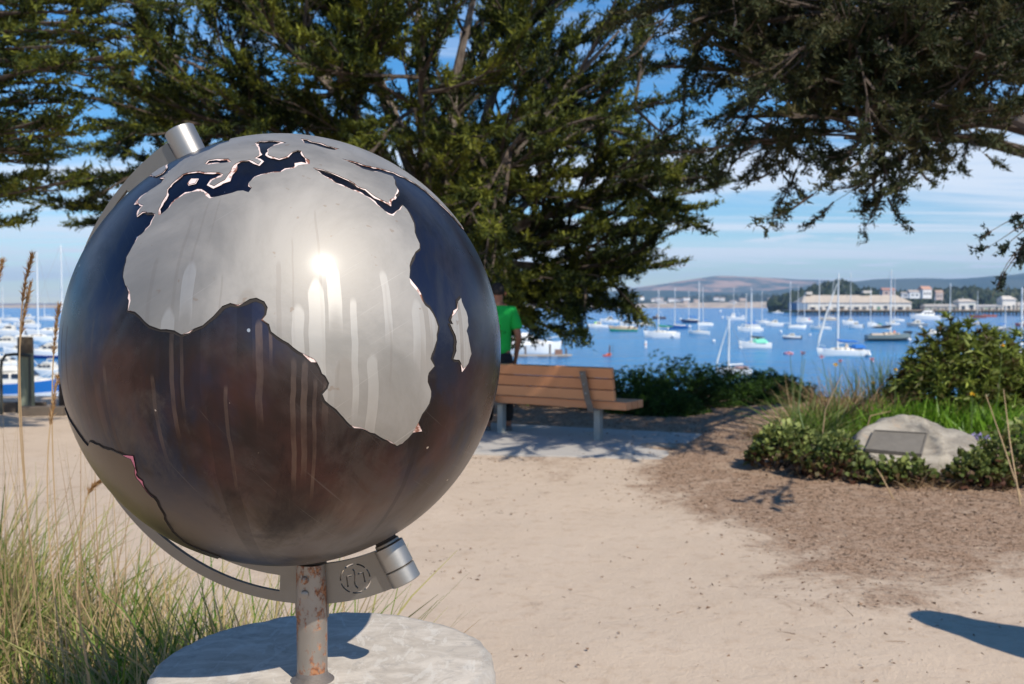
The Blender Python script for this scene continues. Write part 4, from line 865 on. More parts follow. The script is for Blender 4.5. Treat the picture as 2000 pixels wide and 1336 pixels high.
# plaque laid on the sloping face
pc = [atY(1688, 882, 8.60), atY(1800, 892, 8.56), atY(1812, 850, 8.80), atY(1705, 844, 8.84)]
nrm = (pc[1] - pc[0]).cross(pc[3] - pc[0]).normalized(); off = bo.location; pm, t, b = mat('bronze_plaque'); oc = nd(t, 'ShaderNodeTexCoord').outputs['Object']
s1 = nz(t, oc, 18, 6, .65); setb(t, b, col=mixc(t, s1, (.11, .098, .085), (.20, .18, .155)), metal=.1, rough=.6, normal=bump(t, nz(t, mapv(t, oc, (40, 90, 90)), 2, 3), .3, .003))
v4 = [p + nrm * .020 for p in pc]
plq = MB().add([tuple(p - off) for p in v4] + [tuple(p - off - nrm * .03) for p in v4], [(0, 1, 2, 3), (5, 4, 7, 6), (1, 0, 4, 5), (2, 1, 5, 6), (3, 2, 6, 7), (0, 3, 7, 4)]).build('plaque', pm, bo, False, .006)
fr_ = MB(); ctr = sum(v4, Vector()) / 4
for i in range(4):
    a_, c_ = v4[i], v4[(i + 1) % 4]; ai, ci = a_.lerp(ctr, .07), c_.lerp(ctr, .07)
    fr_.add([tuple(p - off + nrm * h) for h in (.003, .011) for p in (a_.lerp(ctr, .01), c_.lerp(ctr, .01), ci, ai)], [(4, 5, 6, 7), (0, 1, 5, 4), (2, 3, 7, 6), (1, 2, 6, 5), (3, 0, 4, 7)])
fr_.build('raised_rim', pm, bo)
# ================================================================= POST AND RAIL AT LEFT
P_ = atZ(52, 806); r = empty('wooden_post', P_, 0, label='thick grey-green weathered wooden post with flat brown top at left', cat='post')
m, t, b = mat('weathered_post'); oc = nd(t, 'ShaderNodeTexCoord').outputs['Object']; g = nz(t, mapv(t, oc, (9, 9, .8)), 3, 5, .65)
setb(t, b, col=mixc(t, g, (.14, .17, .12), (.28, .30, .23)), rough=.9, normal=bump(t, g, .4, .01))
hp = atY(52, 690, P_.y).z; wv_ = 15 * P_.y / FPX
MB().lathe([(wv_ * 1.02, -.1), (wv_, .2), (wv_ * .97, hp)], n=18).build('shaft', m, r, True)
MB().lathe([(wv_ * .97, hp), (wv_ * .96, hp + .2), (wv_ * .9, hp + .23), (1e-4, hp + .235)], n=18).build('post_top', plain((.13, .10, .07), .9, 0, .3, 12), r, True)
r = empty('metal_rail', (P_.x - .25, P_.y - .2, 0), 0, label='dark bent metal handrail hooking round the wooden post', cat='rail')
MB().tube([(0.0, 0, -.05), (0.0, 0, .62), (.015, 0, .74), (.07, 0, .82), (.20, 0, .835), (.34, 0, .82), (.42, 0, .81)], .022, 8).build('handrail', plain((.05, .055, .05), .5, .3), r, True)
MB().tube([(.40, 0, -.05), (.40, 0, .81)], .018, 8).build('upright', plain((.05, .055, .05), .5, .3), r, True)
P_ = atZ(100, 800); r = empty('timber_pile', (P_.x, P_.y + .5, 0), 0, label='dark brown timber pile beside the globe behind the wooden post', cat='post')
MB().lathe([(.11, -.1), (.10, .9), (.085, .96), (1e-4, .97)], n=14).build('shaft', plain((.09, .055, .035), .9, 0, .3, 8), r, True)
for i, (px, py, L_) in enumerate(((20, 803, 1.0), (85, 812, .6))):
    P_ = atZ(px, py); o = MB().box((0, 0, .06), (L_, .14, .14)).build('kerb_log', plain((.11, .085, .065), .9, 0, .3, 8), None, False, .02); o.location = P_; tag(o, 'short dark kerb log left of the wooden post' if i == 0 else 'short dark kerb log right of the wooden post', 'log')

# ================================================================= PEOPLE
def skin(name, V_, E_, rads, m, parent, root=0, sub=2):
    me = bpy.data.meshes.new(name); me.from_pydata([tuple(v) for v in V_], E_, [])
    me.materials.append(m); o = bpy.data.objects.new(name, me); COL.objects.link(o); o.parent = parent
    s = o.modifiers.new('skin', 'SKIN'); s.use_smooth_shade = True; sk_ = me.skin_vertices[0].data
    for i, q in enumerate(rads): sk_[i].radius = (q, q) if not hasattr(q, '__len__') else q
    sk_[root].use_root = True; u = o.modifiers.new('sub', 'SUBSURF'); u.levels = sub; u.render_levels = sub; return o
def person(loc, rz, label, H, shirt, trous, sk, hair, rel=(0.0, 0.0), fingers=True, hat=False):
    """back faces -Y when rz = 0; right arm slightly bent"""
    k = H / 1.78; r = empty('person', loc, rz, label=label, cat='person')
    J = {'pel': (0, 0, .95), 'bel': (0, .01, 1.08), 'che': (0, .0, 1.30), 'nb': (0, -.01, 1.46), 'nk': (0, .0, 1.53), 'hd': (0, .015, 1.62), 'ht': (0, .01, 1.715),
         'sR': (.165, -.01, 1.425), 'eR': (.245, -.045, 1.13), 'wR': (.215, .06, .90), 'hR': (.205, .085, .83), 'sL': (-.165, -.01, 1.425), 'eL': (-.255, -.02, 1.13), 'wL': (-.25, .07, .90), 'hL': (-.245, .095, .83),
         'pR': (.09, 0, .90), 'kR': (.11, .03, .49), 'aR': (.12, -.01, .085), 'tR': (.135, .13, .03), 'pL': (-.09, 0, .90), 'kL': (-.11, .02, .49), 'aL': (-.12, -.02, .085), 'tL': (-.14, .12, .03)}
    ks = list(J); V_ = [Vector(J[q]) * k for q in ks]; ix = {q: i for i, q in enumerate(ks)}
    E_ = [(ix[a_], ix[b_]) for a_, b_ in (('pel', 'bel'), ('bel', 'che'), ('che', 'nb'), ('nb', 'nk'), ('nk', 'hd'), ('hd', 'ht'), ('nb', 'sR'), ('sR', 'eR'), ('eR', 'wR'), ('wR', 'hR'), ('nb', 'sL'), ('sL', 'eL'), ('eL', 'wL'), ('wL', 'hL'), ('pel', 'pR'), ('pR', 'kR'), ('kR', 'aR'), ('aR', 'tR'), ('pel', 'pL'), ('pL', 'kL'), ('kL', 'aL'), ('aL', 'tL'))]
    RD = {'pel': (.14, .10), 'bel': (.13, .10), 'che': (.15, .11), 'nb': (.08, .08), 'nk': .052, 'hd': (.075, .092), 'ht': (.062, .075), 'sR': .058, 'eR': .042, 'wR': .028, 'hR': (.038, .02), 'pR': .085, 'kR': .058, 'aR': .042, 'tR': .035}
    for q in list(RD):
        if q.endswith('R'): RD[q[:-1] + 'L'] = RD[q]
    rs = [tuple(x * k for x in RD[q]) if hasattr(RD[q], '__len__') else RD[q] * k for q in ks]
    # fingers and thumbs as extra chains from each hand
    if fingers:
        for sgn, hn in ((1, 'hR'), (-1, 'hL')):
            hb = V_[ix[hn]]
            for f_, (dx, dy, ln_) in enumerate(((.0, .030, .070), (.0, .010, .078), (.0, -.010, .072), (.0, -.028, .056), (-.03 * sgn, .045, .045))):
                i0 = len(V_); a_ = hb + Vector((dx, dy, -.03)) * k; V_ += [a_, a_ + Vector((-.006 * sgn, .012, -ln_ * .5)) * k, a_ + Vector((-.018 * sgn, .02, -ln_)) * k]
                E_ += [(ix[hn], i0), (i0, i0 + 1), (i0 + 1, i0 + 2)]; rs += [.0095 * k, .0088 * k, .0072 * k]
    skin('body', V_, E_, rs, plain(sk, .55, 0, .1, 8), r)
    g_ = lambda names, ex, dz=0: ([Vector(J[q]) * k + Vector((0, 0, dz)) for q in names], [tuple(x * k * 1 + ex for x in RD[q]) if hasattr(RD[q], '__len__') else RD[q] * k + ex for q in names])
    ms = plain(shirt, .85, 0, .08, 5, .25)
    Vt = [Vector(q) * k for q in ((0, 0, .87), (0, .01, 1.05), (0, 0, 1.29), (0, -.01, 1.44), (0, -.003, 1.485), (.165, -.01, 1.425), (.215, -.025, 1.27), (.232, -.03, 1.20), (-.165, -.01, 1.425), (-.22, -.02, 1.27), (-.235, -.02, 1.20))]
    skin('t_shirt', Vt, [(0, 1), (1, 2), (2, 3), (3, 4), (3, 5), (5, 6), (6, 7), (3, 8), (8, 9), (9, 10)], [(.185 * k, .135 * k), (.165 * k, .13 * k), (.185 * k, .138 * k), (.10 * k, .095 * k), .066 * k, .076 * k, .072 * k, .074 * k, .076 * k, .072 * k, .074 * k], ms, r)
    Vp = [Vector(q) * k for q in ((0, 0, 1.0), (0, 0, .90), (.10, 0, .82), (.112, .03, .50), (.12, -.01, .12), (-.10, 0, .82), (-.112, .02, .50), (-.12, -.02, .12))]
    skin('trousers', Vp, [(0, 1), (1, 2), (2, 3), (3, 4), (1, 5), (5, 6), (6, 7)], [(.155 * k, .115 * k), (.165 * k, .125 * k), .105 * k, .080 * k, .072 * k, .105 * k, .080 * k, .072 * k], plain(trous, .9, 0, .1, 5, .25), r)
    for s in (-1, 1):
        skin('shoe', [Vector((s * .12, -.06, .045)) * k, Vector((s * .125, .02, .05)) * k, Vector((s * .138, .15, .035)) * k], [(0, 1), (1, 2)], [.05 * k, .052 * k, .040 * k], plain((.10, .10, .10), .7), r)
    # face, ears, hair
    sm = plain([x * .92 for x in sk], .55)
    for s in (-1, 1):
        MB().lathe([(1e-4, -.012), (.012, -.006), (.012, .006), (1e-4, .012)], Vector((s * .030, .105, 1.645)) * k, 8).build('eye', plain((.6, .58, .55), .3), r, True)
        MB().lathe([(1e-4, -.030), (.012, -.018), (.016, .006), (1e-4, .028)], Vector((s * .088, .01, 1.63)) * k, 8).build('ear', sm, r, True)
    MB().tube([Vector((0, .100, 1.65)) * k, Vector((0, .128, 1.615)) * k, Vector((0, .108, 1.600)) * k], [.009 * k, .015 * k, .010 * k], 6).build('nose', sm, r, True)
    MB().tube([Vector((-.026, .098, 1.572)) * k, Vector((0, .108, 1.570)) * k, Vector((.026, .098, 1.572)) * k], [.004 * k, .007 * k, .004 * k], 6).build('mouth', plain((.35, .12, .10), .5), r, True)
    skin('hair', [Vector((0, -.035, 1.60)) * k, Vector((0, -.030, 1.665)) * k, Vector((0, .012, 1.725)) * k, Vector((0, .06, 1.725)) * k], [(0, 1), (1, 2), (2, 3)], [(.070 * k, .070 * k), (.085 * k, .088 * k), (.080 * k, .060 * k), (.055 * k, .030 * k)], plain(hair, .8, 0, .3, 60), r)
    return r
person((atY(972, 700, 11.75).x, 11.75, 0), 0, 'person in a bright green t-shirt and dark trousers standing behind the bench, back turned', 1.80, (.004, .42, .06), (.012, .012, .015), (.30, .13, .075), (.012, .009, .008))
r = empty('timber_pile', (2.93, 3.47, 0), 0, label='added unseen post shape outside the right edge, put there to cast the rounded shadow on the sand', cat='post')  # added out of view; outline made up to throw the lower-right shadow
MB().lathe([(.17, -.1), (.17, .5), (.19, .8), (.215, 1.0), (.205, 1.14), (.165, 1.26), (.145, 1.36), (.135, 1.46), (.10, 1.54), (.05, 1.575), (1e-4, 1.58)], n=24).build('shaft', plain((.16, .12, .08), .9, 0, .3, 8), r, True)
pb_ = atZ(1187, 695, WZ); r = empty('paddle_board', pb_, rad(62), label='orange-red paddle board on the calm water', cat='paddle board')
hull_mesh(2.6, .78, .16, .3).build('board', plain((.75, .12, .03), .4), r, True); MB().box((.5, 0, .24), (1.0, .5, .28), None, .8).build('deck_bag', plain((.75, .14, .04), .6), r, False, .06)
person((pb_.x + .3, pb_.y, WZ + .12), rad(70), 'tiny person in dark top standing on the orange-red board', 1.6, (.03, .03, .05), (.12, .06, .05), (.30, .14, .09), (.01, .01, .01), fingers=False)
o = MB().tube([(0, 0, 0), (.05, .1, 1.9)], .035, 6).build('paddle', plain((.05, .05, .05), .5), None); o.location = (pb_.x + .75, pb_.y - .1, WZ - .1); tag(o, 'dark paddle held upright by the tiny person on the orange-red board', 'paddle')
# ================================================================= TREES
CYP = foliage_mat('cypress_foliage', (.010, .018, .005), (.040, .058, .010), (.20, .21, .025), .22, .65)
CYP_SHADE = foliage_mat('cypress_shaded_tone', (.012, .020, .007), (.034, .044, .014), (.085, .075, .028), .15, .7)  # canopy shade put into the colours: darker copy of the cypress foliage
M_bark, t, b = mat('bark'); oc = nd(t, 'ShaderNodeTexCoord').outputs['Object']
n = nz(t, mapv(t, oc, (1, 1, .3)), 9, 6, .7); setb(t, b, col=mixc(t, sstep(t, n, .3, .7), (.09, .065, .05), (.27, .22, .18)), rough=.95, normal=bump(t, n, .6, .03))
M_twig = plain((.075, .055, .042), .9, 0, .35, 3)

def leaflets(C, D, size, L, spread, width, up=.25):
    """C (n,3) spray centres, D (n,3) directions -> triangles (n*L,3,3)"""
    n = len(C); D = unit(D)
    t_ = rng.random((n, L, 1)); base = C[:, None] + D[:, None] * (t_ - .3) * size[:, None, None] * 1.4
    base = base + rng.normal(0, .105, (n, L, 3)) * size[:, None, None]
    d = unit(D[:, None] * .75 + rng.normal(0, spread, (n, L, 3)) + np.array([0, 0, up]))
    ln = size[:, None, None] * rng.uniform(.30, .62, (n, L, 1))
    w = unit(np.cross(d, rng.normal(0, 1, (n, L, 3)))) * ln * width
    return np.stack([base - w, base + w, base + d * ln], 2).reshape(-1, 3, 3)
def grow(P0, tips, nsub, sub_len, tw_n, mfol, name_parts, root, spray=.17, L=14, sag=.10, start=.35, flat=.35, spread=.55, width=.16, r0=.07, up=.25, twig_r=.010):
    """limbs from P0 towards tips, sub-branches off the limbs, twigs off those, foliage sprays on the twigs"""
    wood = MB(); Cs, Ds, Ts = [], [], []
    for (tip, org) in tips:
        tip = np.array(tip); o = np.array(org if org is not None else P0); v = tip - o; ln = np.linalg.norm(v)
        k1 = o + v * .35 + np.array([0, 0, sag * ln]) + rng.normal(0, .05, 3) * ln; k2 = o + v * .72 + np.array([0, 0, sag * .8 * ln]) + rng.normal(0, .04, 3) * ln
        ts = np.linspace(0, 1, 9)[:, None]; pts = (1 - ts) ** 3 * o + 3 * (1 - ts) ** 2 * ts * k1 + 3 * (1 - ts) * ts ** 2 * k2 + ts ** 3 * tip
        rr = r0 * (ln / 5) ** .8; wood.tube(pts, [rr * (1 - .86 * q) for q in np.linspace(0, 1, 9)], 5, False)
        ns = int(nsub * ln / 4)
        for s in range(ns):
            q = start + (1 - start) * (s + rng.random()) / ns; i = min(int(q * 8), 7); f = q * 8 - i
            p = pts[i] * (1 - f) + pts[i + 1] * f; dm = unit(pts[i + 1] - pts[i])
            side = unit(np.cross(dm, [0, 0, 1]) * rng.choice([-1, 1]) + rng.normal(0, .45, 3) * np.array([1, 1, flat]))
            d = unit(dm * rng.uniform(.8, 1.4) + side * rng.uniform(.25, .85)); l2 = sub_len * rng.uniform(.5, 1.25) * (1.15 - .55 * q)
            e = p + d * l2; mid = p + d * l2 * .5 + np.array([0, 0, -.03 * l2]); e[2] += .06 * l2
            wood.tube([p, mid, e], [twig_r * 1.3, twig_r, twig_r * .4], 3, False)
            tb = rng.normal(.42, .27)
            nt_ = max(3, int(tw_n * l2 / sub_len))
            for k in range(nt_):
                g = .18 + .82 * (k + rng.random()) / nt_; pp = p + (e - p) * g; dd = unit(unit(e - p) + rng.normal(0, .38, 3) * np.array([1, 1, flat * 1.4]))
                l3 = l2 * .28 * rng.uniform(.4, 1.2); m_ = 1 + int(l3 / (spray * .8))
                tt_ = np.clip(tb + rng.normal(0, .15), 0, 1)
                for h in range(m_): Cs.append(pp + dd * l3 * (h + .3) / m_); Ds.append(dd); Ts.append(tt_)
            Cs.append(e); Ds.append(unit(e - p)); Ts.append(.7)
    Cs = np.array(Cs); Ds = np.array(Ds); sz = spray * rng.uniform(.7, 1.35, len(Cs))
    T = leaflets(Cs, Ds, sz, L, spread, width, up); tn = np.clip(np.repeat(Ts, L) + rng.normal(0, .12, len(T)), 0, 1)
    wood.build(name_parts[0], M_twig, root, True); o = tri_mesh(name_parts[1], T, mfol, tn, root)
    print('crown', name_parts, len(Cs), len(T)); return o
def in_poly_pts(poly, n):
    xs = [p[0] for p in poly]; ys_ = [p[1] for p in poly]; out = []
    while len(out) < n:
        p = (rng.uniform(min(xs), max(xs)), rng.uniform(min(ys_), max(ys_)))
        if pip(p, poly): out.append(p)
    return out
# --- middle cypress
tr = empty('cypress_tree', (0, 0, 0), 0, label='broad dark green cypress behind the globe with limbs fanning down to the right', cat='tree')
b0 = atZ(905, 790, 0); b0 = Vector((b0.x, 15.0, -.1)); fork = atY(870, 520, 15.0)
MB().tube([b0, b0.lerp(fork, .3) + Vector((.1, 0, 0)), b0.lerp(fork, .65) + Vector((-.05, .1, 0)), fork], [.42, .33, .28, .22], 12).build('trunk', M_bark, tr, True)
sil = [(150, 430), (185, 345), (150, 290), (190, 215), (170, 60), (330, -150), (1250, -200), (1260, 60), (1300, 140), (1250, 230), (1400, 300), (1360, 350), (1340, 410), (1260, 470), (1250, 530), (1180, 600), (1090, 645), (1000, 650), (900, 600), (700, 560), (400, 480), (230, 400)]
tips = []
edge_t = [(160, 435), (150, 405), (165, 360), (150, 292), (185, 345), (200, 250), (180, 190), (1415, 295), (1400, 340), (1375, 370), (1350, 408), (1330, 440), (1290, 465), (1285, 520), (1255, 505), (1225, 590), (1190, 585), (1150, 640), (1100, 655), (1050, 650), (1000, 640), (1310, 240), (1290, 200), (1240, 600), (1180, 470), (1020, 590), (960, 620), (1120, 560), (1060, 600), (1150, 530)]
for x, y in edge_t: tips.append((tuple(atY(x, y, rng.uniform(12.6, 15.5))), None))
for x, y in in_poly_pts(sil, 262): tips.append((tuple(atY(x, y, rng.uniform(11.6 if x < 1050 else 13.5, 17.5))), None))
mains = []; lm = MB()
for x, y, Y_ in [(300, 90, 14.5), (430, -60, 15.5), (620, -110, 14.2), (800, -160, 15.8), (960, -140, 14.2), (1120, -80, 15.5), (1210, 60, 14.4), (1280, 190, 15.2), (1320, 330, 14.6), (1270, 440, 15.2), (1170, 540, 14.6), (1050, 600, 15.4), (250, 300, 15.2), (330, 400, 14.4), (520, 200, 16.4), (700, 60, 16.6), (900, 60, 16.8), (1060, 180, 16.8), (1120, 330, 16.4), (200, 200, 15.8), (560, 90, 13.0), (820, 120, 13.0), (1020, 260, 12.9), (400, 230, 13.2)]:
    e = atY(x, y, Y_); v = e - fork; m_ = fork + v * .45 + Vector((random.uniform(-.2, .2), 0, .10 * v.length * (1 if y < 300 else .4)))
    P_ = [fork.lerp(m_, .0) - Vector((0, 0, random.uniform(0, .7))), fork.lerp(m_, .5) + Vector((0, 0, .05)), m_, m_.lerp(e, .5) + Vector((0, 0, .06)), e]
    lm.tube(P_, [.13, .10, .07, .045, .015], 7, False)
    for i in range(4):
        for f in (0, .33, .66): mains.append(np.array(P_[i].lerp(P_[i + 1], f)))
lm.build('limb', M_bark, tr, True)
T2 = []; F0 = np.array(fork)
for tp, _ in tips:
    P_ = np.array(tp); best = None
    for q in mains:
        dd = np.linalg.norm(P_ - q); out = np.linalg.norm(P_ - F0) - np.linalg.norm(q - F0)
        sc = abs(dd - 1.9) + max(0, .7 - out) * 3
        if best is None or sc < best[0]: best = (sc, q)
    T2.append((tp, tuple(best[1])))
grow(None, T2, 20, .74, 10, CYP, ('branches', 'crown'), tr, spray=.15, L=16, start=.12, sag=-.02)
# --- overhanging cypress at the right, trunk beyond the frame
tr = empty('cypress_tree', (9.6, 15.0, 0), 0, label='overhanging dark cypress boughs reaching in from the upper right', cat='tree')
org = Vector((9.6, 15.0, 0))
MB().tube([(0, 0, -.2), (-.1, .1, 1.2), (-.5, 0, 2.6), (-1.0, -.2, 4.2), (-.9, -.3, 6)], [.55, .42, .38, .28, .16], 14).build('trunk', M_bark, tr, True)
tops = []
rsil = [(1230, -40), (1330, 60), (1450, 140), (1500, 210), (1560, 290), (1620, 310), (1750, 320), (1850, 280), (1960, 240), (2030, 210), (2030, 0), (1700, -190), (1250, -190)]
redge = [(1225, 20), (1260, 90), (1295, 130), (1330, 165), (1365, 190), (1400, 255), (1425, 300), (1440, 250), (1475, 285), (1470, 325), (1500, 340), (1530, 360), (1530, 410), (1570, 395), (1620, 400), (1680, 395), (1710, 415), (1735, 405), (1760, 360), (1800, 350), (1850, 340), (1880, 320), (1940, 315), (1980, 285), (1560, 225), (1600, 300), (1660, 340), (1380, 150), (1310, 60), (1290, 300)]
lm = MB(); mains = []
for (x, y, Y_, zo) in [(1480, 60, 9.6, 4.6), (1700, -60, 9.2, 5.2), (1330, -60, 8.6, 5.2), (1560, 170, 9.0, 3.8), (1650, 270, 8.4, 3.3), (1850, 200, 8.6, 3.3), (1420, 230, 9.8, 3.8), (1950, 60, 8.2, 4.2), (1800, 90, 10.0, 4.6), (1600, 30, 8.0, 5.0)]:
    e = atY(x, y, Y_) - org; o_ = Vector((-.8, -.1, zo)); v = e - o_
    P_ = [o_, o_ + v * .3 + Vector((0, .3, .30)), o_ + v * .6 + Vector((0, .2, .30)), o_ + v * .82 + Vector((0, 0, .14)), e]
    lm.tube([tuple(p) for p in P_], [.12, .085, .06, .04, .012], 7, False)
    for i in range(1, 4):
        for f in (0, .25, .5, .75): mains.append(np.array(P_[i].lerp(P_[i + 1], f)))
lm.build('limb', M_twig, tr, True); O_ = np.array((-.8, -.1, 4.0))
for x, y in redge + in_poly_pts(rsil, 175):
    q = atY(x, y, rng.uniform(7.4, 10.6)); P_ = np.array(q - org); best = None
    for m_ in mains:
        dd = np.linalg.norm(P_ - m_); out = np.linalg.norm(P_ - O_) - np.linalg.norm(m_ - O_); sc = abs(dd - 1.5) + max(0, .6 - out) * 3
        if best is None or sc < best[0]: best = (sc, m_)
    tops.append((tuple(P_), tuple(best[1])))
grow(None, tops, 17, .56, 10, CYP_SHADE, ('branches', 'crown'), tr, spray=.105, L=14, start=.12, sag=.04, r0=.034, spread=.6)
# drooping twig cluster at the right edge
dr = []
for x, y, Y_ in [(1912, 470, 6.0), (1935, 500, 6.0), (1950, 560, 5.9), (1938, 580, 5.9), (1990, 500, 6.1), (1972, 530, 6.0), (1925, 485, 6.05), (1968, 440, 6.1), (2010, 540, 6.0), (2050, 470, 6.2)]:
    dr.append((tuple(atY(x, y, Y_) - org), tuple(atY(2075, 405, 6.3) - org)))
dr.append((tuple(atY(2075, 405, 6.3) - org), (-.7, -.1, 3.0)))
grow(None, dr, 13, .11, 6, foliage_mat('cypress_tip', (.012, .02, .016), (.02, .034, .024), (.04, .055, .03), .15, .6), ('branches', 'hanging_foliage'), tr, spray=.055, L=16, start=.22, sag=.06, r0=.03, spread=.9, flat=1.0, up=0, width=.28, twig_r=.005)
# --- cypress at the left, trunk beyond the frame
tr = empty('cypress_tree', (-10.5, 11.5, 0), 0, label='cypress boughs in layered sprays reaching in from the left edge', cat='tree'); org = Vector((-10.5, 11.5, 0))
MB().tube([(0, 0, -.2), (.15, 0, 1.5), (.5, .1, 3.2), (.7, .2, 5), (.8, .2, 7)], [.5, .4, .32, .24, .12], 14).build('trunk', M_bark, tr, True)
lt = [(380, -30), (330, 20), (300, 5), (250, 45), (200, 110), (140, 165), (200, 20), (230, 130), (270, 70), (180, 150), (100, 90), (150, 60), (90, 40), (60, 130), (120, 110), (40, 180), (20, 60), (185, 90), (105, 190), (145, 200), (120, 225), (95, 250), (130, 262), (60, 240), (70, 300), (100, 310), (20, 290), (30, 220), (140, 352), (100, 372), (85, 350), (40, 380), (10, 360), (30, 435), (5, 440), (-40, 400), (-60, 200), (-30, 100), (160, -60), (300, -80), (60, -60), (-50, -50), (220, -120)]
tl = []
for x, y in lt:
    q = atY(x, y, rng.uniform(9.5, 12.5)); zz = min(max(q.z - .2, 2.2), 6.0); tl.append((tuple(q - org), (.35 + .1 * rng.random(), .1, zz)))
grow(None, tl, 12, .50, 10, CYP, ('branches', 'crown'), tr, spray=.15, L=14, start=.42, sag=.03, flat=.22, r0=.05)

# ================================================================= SHRUBS, PLANTS, GRASS
def blade_quads(base, d, ln, w, bend, segs=3):
    """curved tapering blades: arrays -> quads"""
    n = len(base); out = []; d = unit(d); side = unit(np.cross(d, rng.normal(0, 1, (n, 3)))); 
    hz = unit(d * np.array([1, 1, .05]) + rng.normal(0, .2, (n, 3)))
    P = [];
    for k in range(segs + 1):
        f = k / segs; p = base + d * (ln * f)[:, None] + hz * (bend * f * f)[:, None] * np.array([1, 1, 1]) - np.array([0, 0, 1]) * (bend * .6 * f ** 3)[:, None]
        P.append((p, side * (w * (1 - f ** 1.5 * .92))[:, None]))
    for k in range(segs):
        a_, wa = P[k]; b_, wb = P[k + 1]; out.append(np.stack([a_ - wa, a_ + wa, b_ + wb, b_ - wb], 1))
    return np.concatenate(out)
def bush(name, c, sz, nb, label, cat, m, leaf=(.05, .012), ncl=350, L=9, lump=.25, parts='foliage', seed=0):
    """cluster bush: rosettes of leaf blades over a lumpy dome, with stems inside"""
    c = Vector(c); r = empty(name, c, 0, label=label, cat=cat)
    u = rng.normal(0, 1, (ncl, 3)); u[:, 2] = np.abs(u[:, 2]) * .9 - .12; u = unit(u)
    rr = np.array([1 + lump * noise.noise(Vector(tuple(q * 2.6)) + Vector((seed, 0, 0))) * 1.6 for q in u]) * rng.uniform(.72, 1.04, ncl)
    C = u * rr[:, None] * np.array(sz); C[:, 2] = np.maximum(C[:, 2], .02)
    tt = np.clip(rng.normal(.45, .2, ncl), 0, 1)
    D = unit(u + rng.normal(0, .35, (ncl, 3)) + np.array([0, 0, .45]))
    B_ = np.repeat(C, L, 0); d = unit(np.repeat(D, L, 0) * .7 + rng.normal(0, .75, (ncl * L, 3))); ln = leaf[0] * rng.uniform(.6, 1.25, ncl * L)
    Q = blade_quads(B_, d, ln, np.full(ncl * L, leaf[1]) * rng.uniform(.7, 1.2, ncl * L), ln * .2, 2)
    tn = np.clip(np.repeat(tt, L) + rng.normal(0, .13, ncl * L), 0, 1); tri_mesh(parts, Q, m, np.tile(tn, 2), r, 4)
    w = MB()
    for k in range(nb):
        i = rng.integers(ncl); e = C[i]; w.tube([(0 + rng.normal() * sz[0] * .1, rng.normal() * sz[1] * .1, 0), tuple(e * np.array([.55, .55, .45])), tuple(e)], [.012, .008, .003], 4, False)
    w.build('stem', M_twig, r); return r
HEDGE = foliage_mat('hedge_foliage', (.010, .028, .006), (.032, .075, .012), (.11, .20, .025), .2)
PITT = foliage_mat('pittosporum', (.07, .035, .018), (.13, .17, .03), (.38, .44, .09), .25, .45)
LIME = foliage_mat('fleshy_green', (.05, .12, .008), (.13, .27, .02), (.26, .42, .05), .3, .4)
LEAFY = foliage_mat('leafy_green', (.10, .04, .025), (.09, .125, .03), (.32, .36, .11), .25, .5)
LEAFR = foliage_mat('old_leaves', (.10, .045, .03), (.16, .12, .06), (.10, .15, .05), .2, .6)
DRY = foliage_mat('dry_grass', (.16, .09, .04), (.30, .19, .10), (.45, .33, .19), .2, .7)
MIXG = foliage_mat('dune_grass', (.06, .15, .012), (.20, .27, .045), (.55, .38, .22), .3, .55)
GREENG = foliage_mat('green_blades', (.05, .11, .015), (.11, .18, .03), (.26, .28, .10), .3, .5)
for i, (px, py, Y_, sx, sz_, lb) in enumerate([(1250, 792, 14.4, .75, .50, 'dark green low shrub directly right of the bench'), (1340, 792, 14.9, .85, .62, 'dark low evergreen shrub with the highest top between the bench and the point'), (1430, 788, 15.4, .85, .50, 'dark low evergreen shrub in the middle of the low row'), (1510, 784, 15.8, .62, .40, 'dark low shrub ending the row at the right in a point'), (1290, 800, 14.0, .6, .30, 'lowest dark shrub in front of the row near the bench end')]):
    p = atY(px, py, Y_); bush('low_shrub', (p.x, Y_, 0), (sx, .6, sz_), 20, lb, 'shrub', HEDGE, (.045, .0055), 2600, 11, .30, seed=i * 3)
bush('low_shrub', (atY(1120, 760, 15.2).x, 15.4, 0), (1.0, .5, .34), 20, 'dark shrub peeping over the bench back', 'shrub', HEDGE, (.045, .0055), 1400, 11, .35, seed=33)
bush('round_shrub', (atY(1895, 800, 11.5).x, 11.8, 0), (.86, .85, 1.22), 90, 'large rounded shrub with yellow-green rosettes left of the frame edge', 'shrub', PITT, (.10, .017), 1500, 13, .12, seed=2)
bush('round_shrub', (atY(2040, 800, 12).x, 11.9, 0), (.95, .8, 1.15), 80, 'lower part of rosette shrub cut by the right frame edge', 'shrub', PITT, (.10, .017), 1200, 13, .12, seed=9)
M_straw = plain((.42, .29, .16), .7, 0, .2, 4); M_stem = plain((.10, .16, .04), .6, 0, .2, 4)
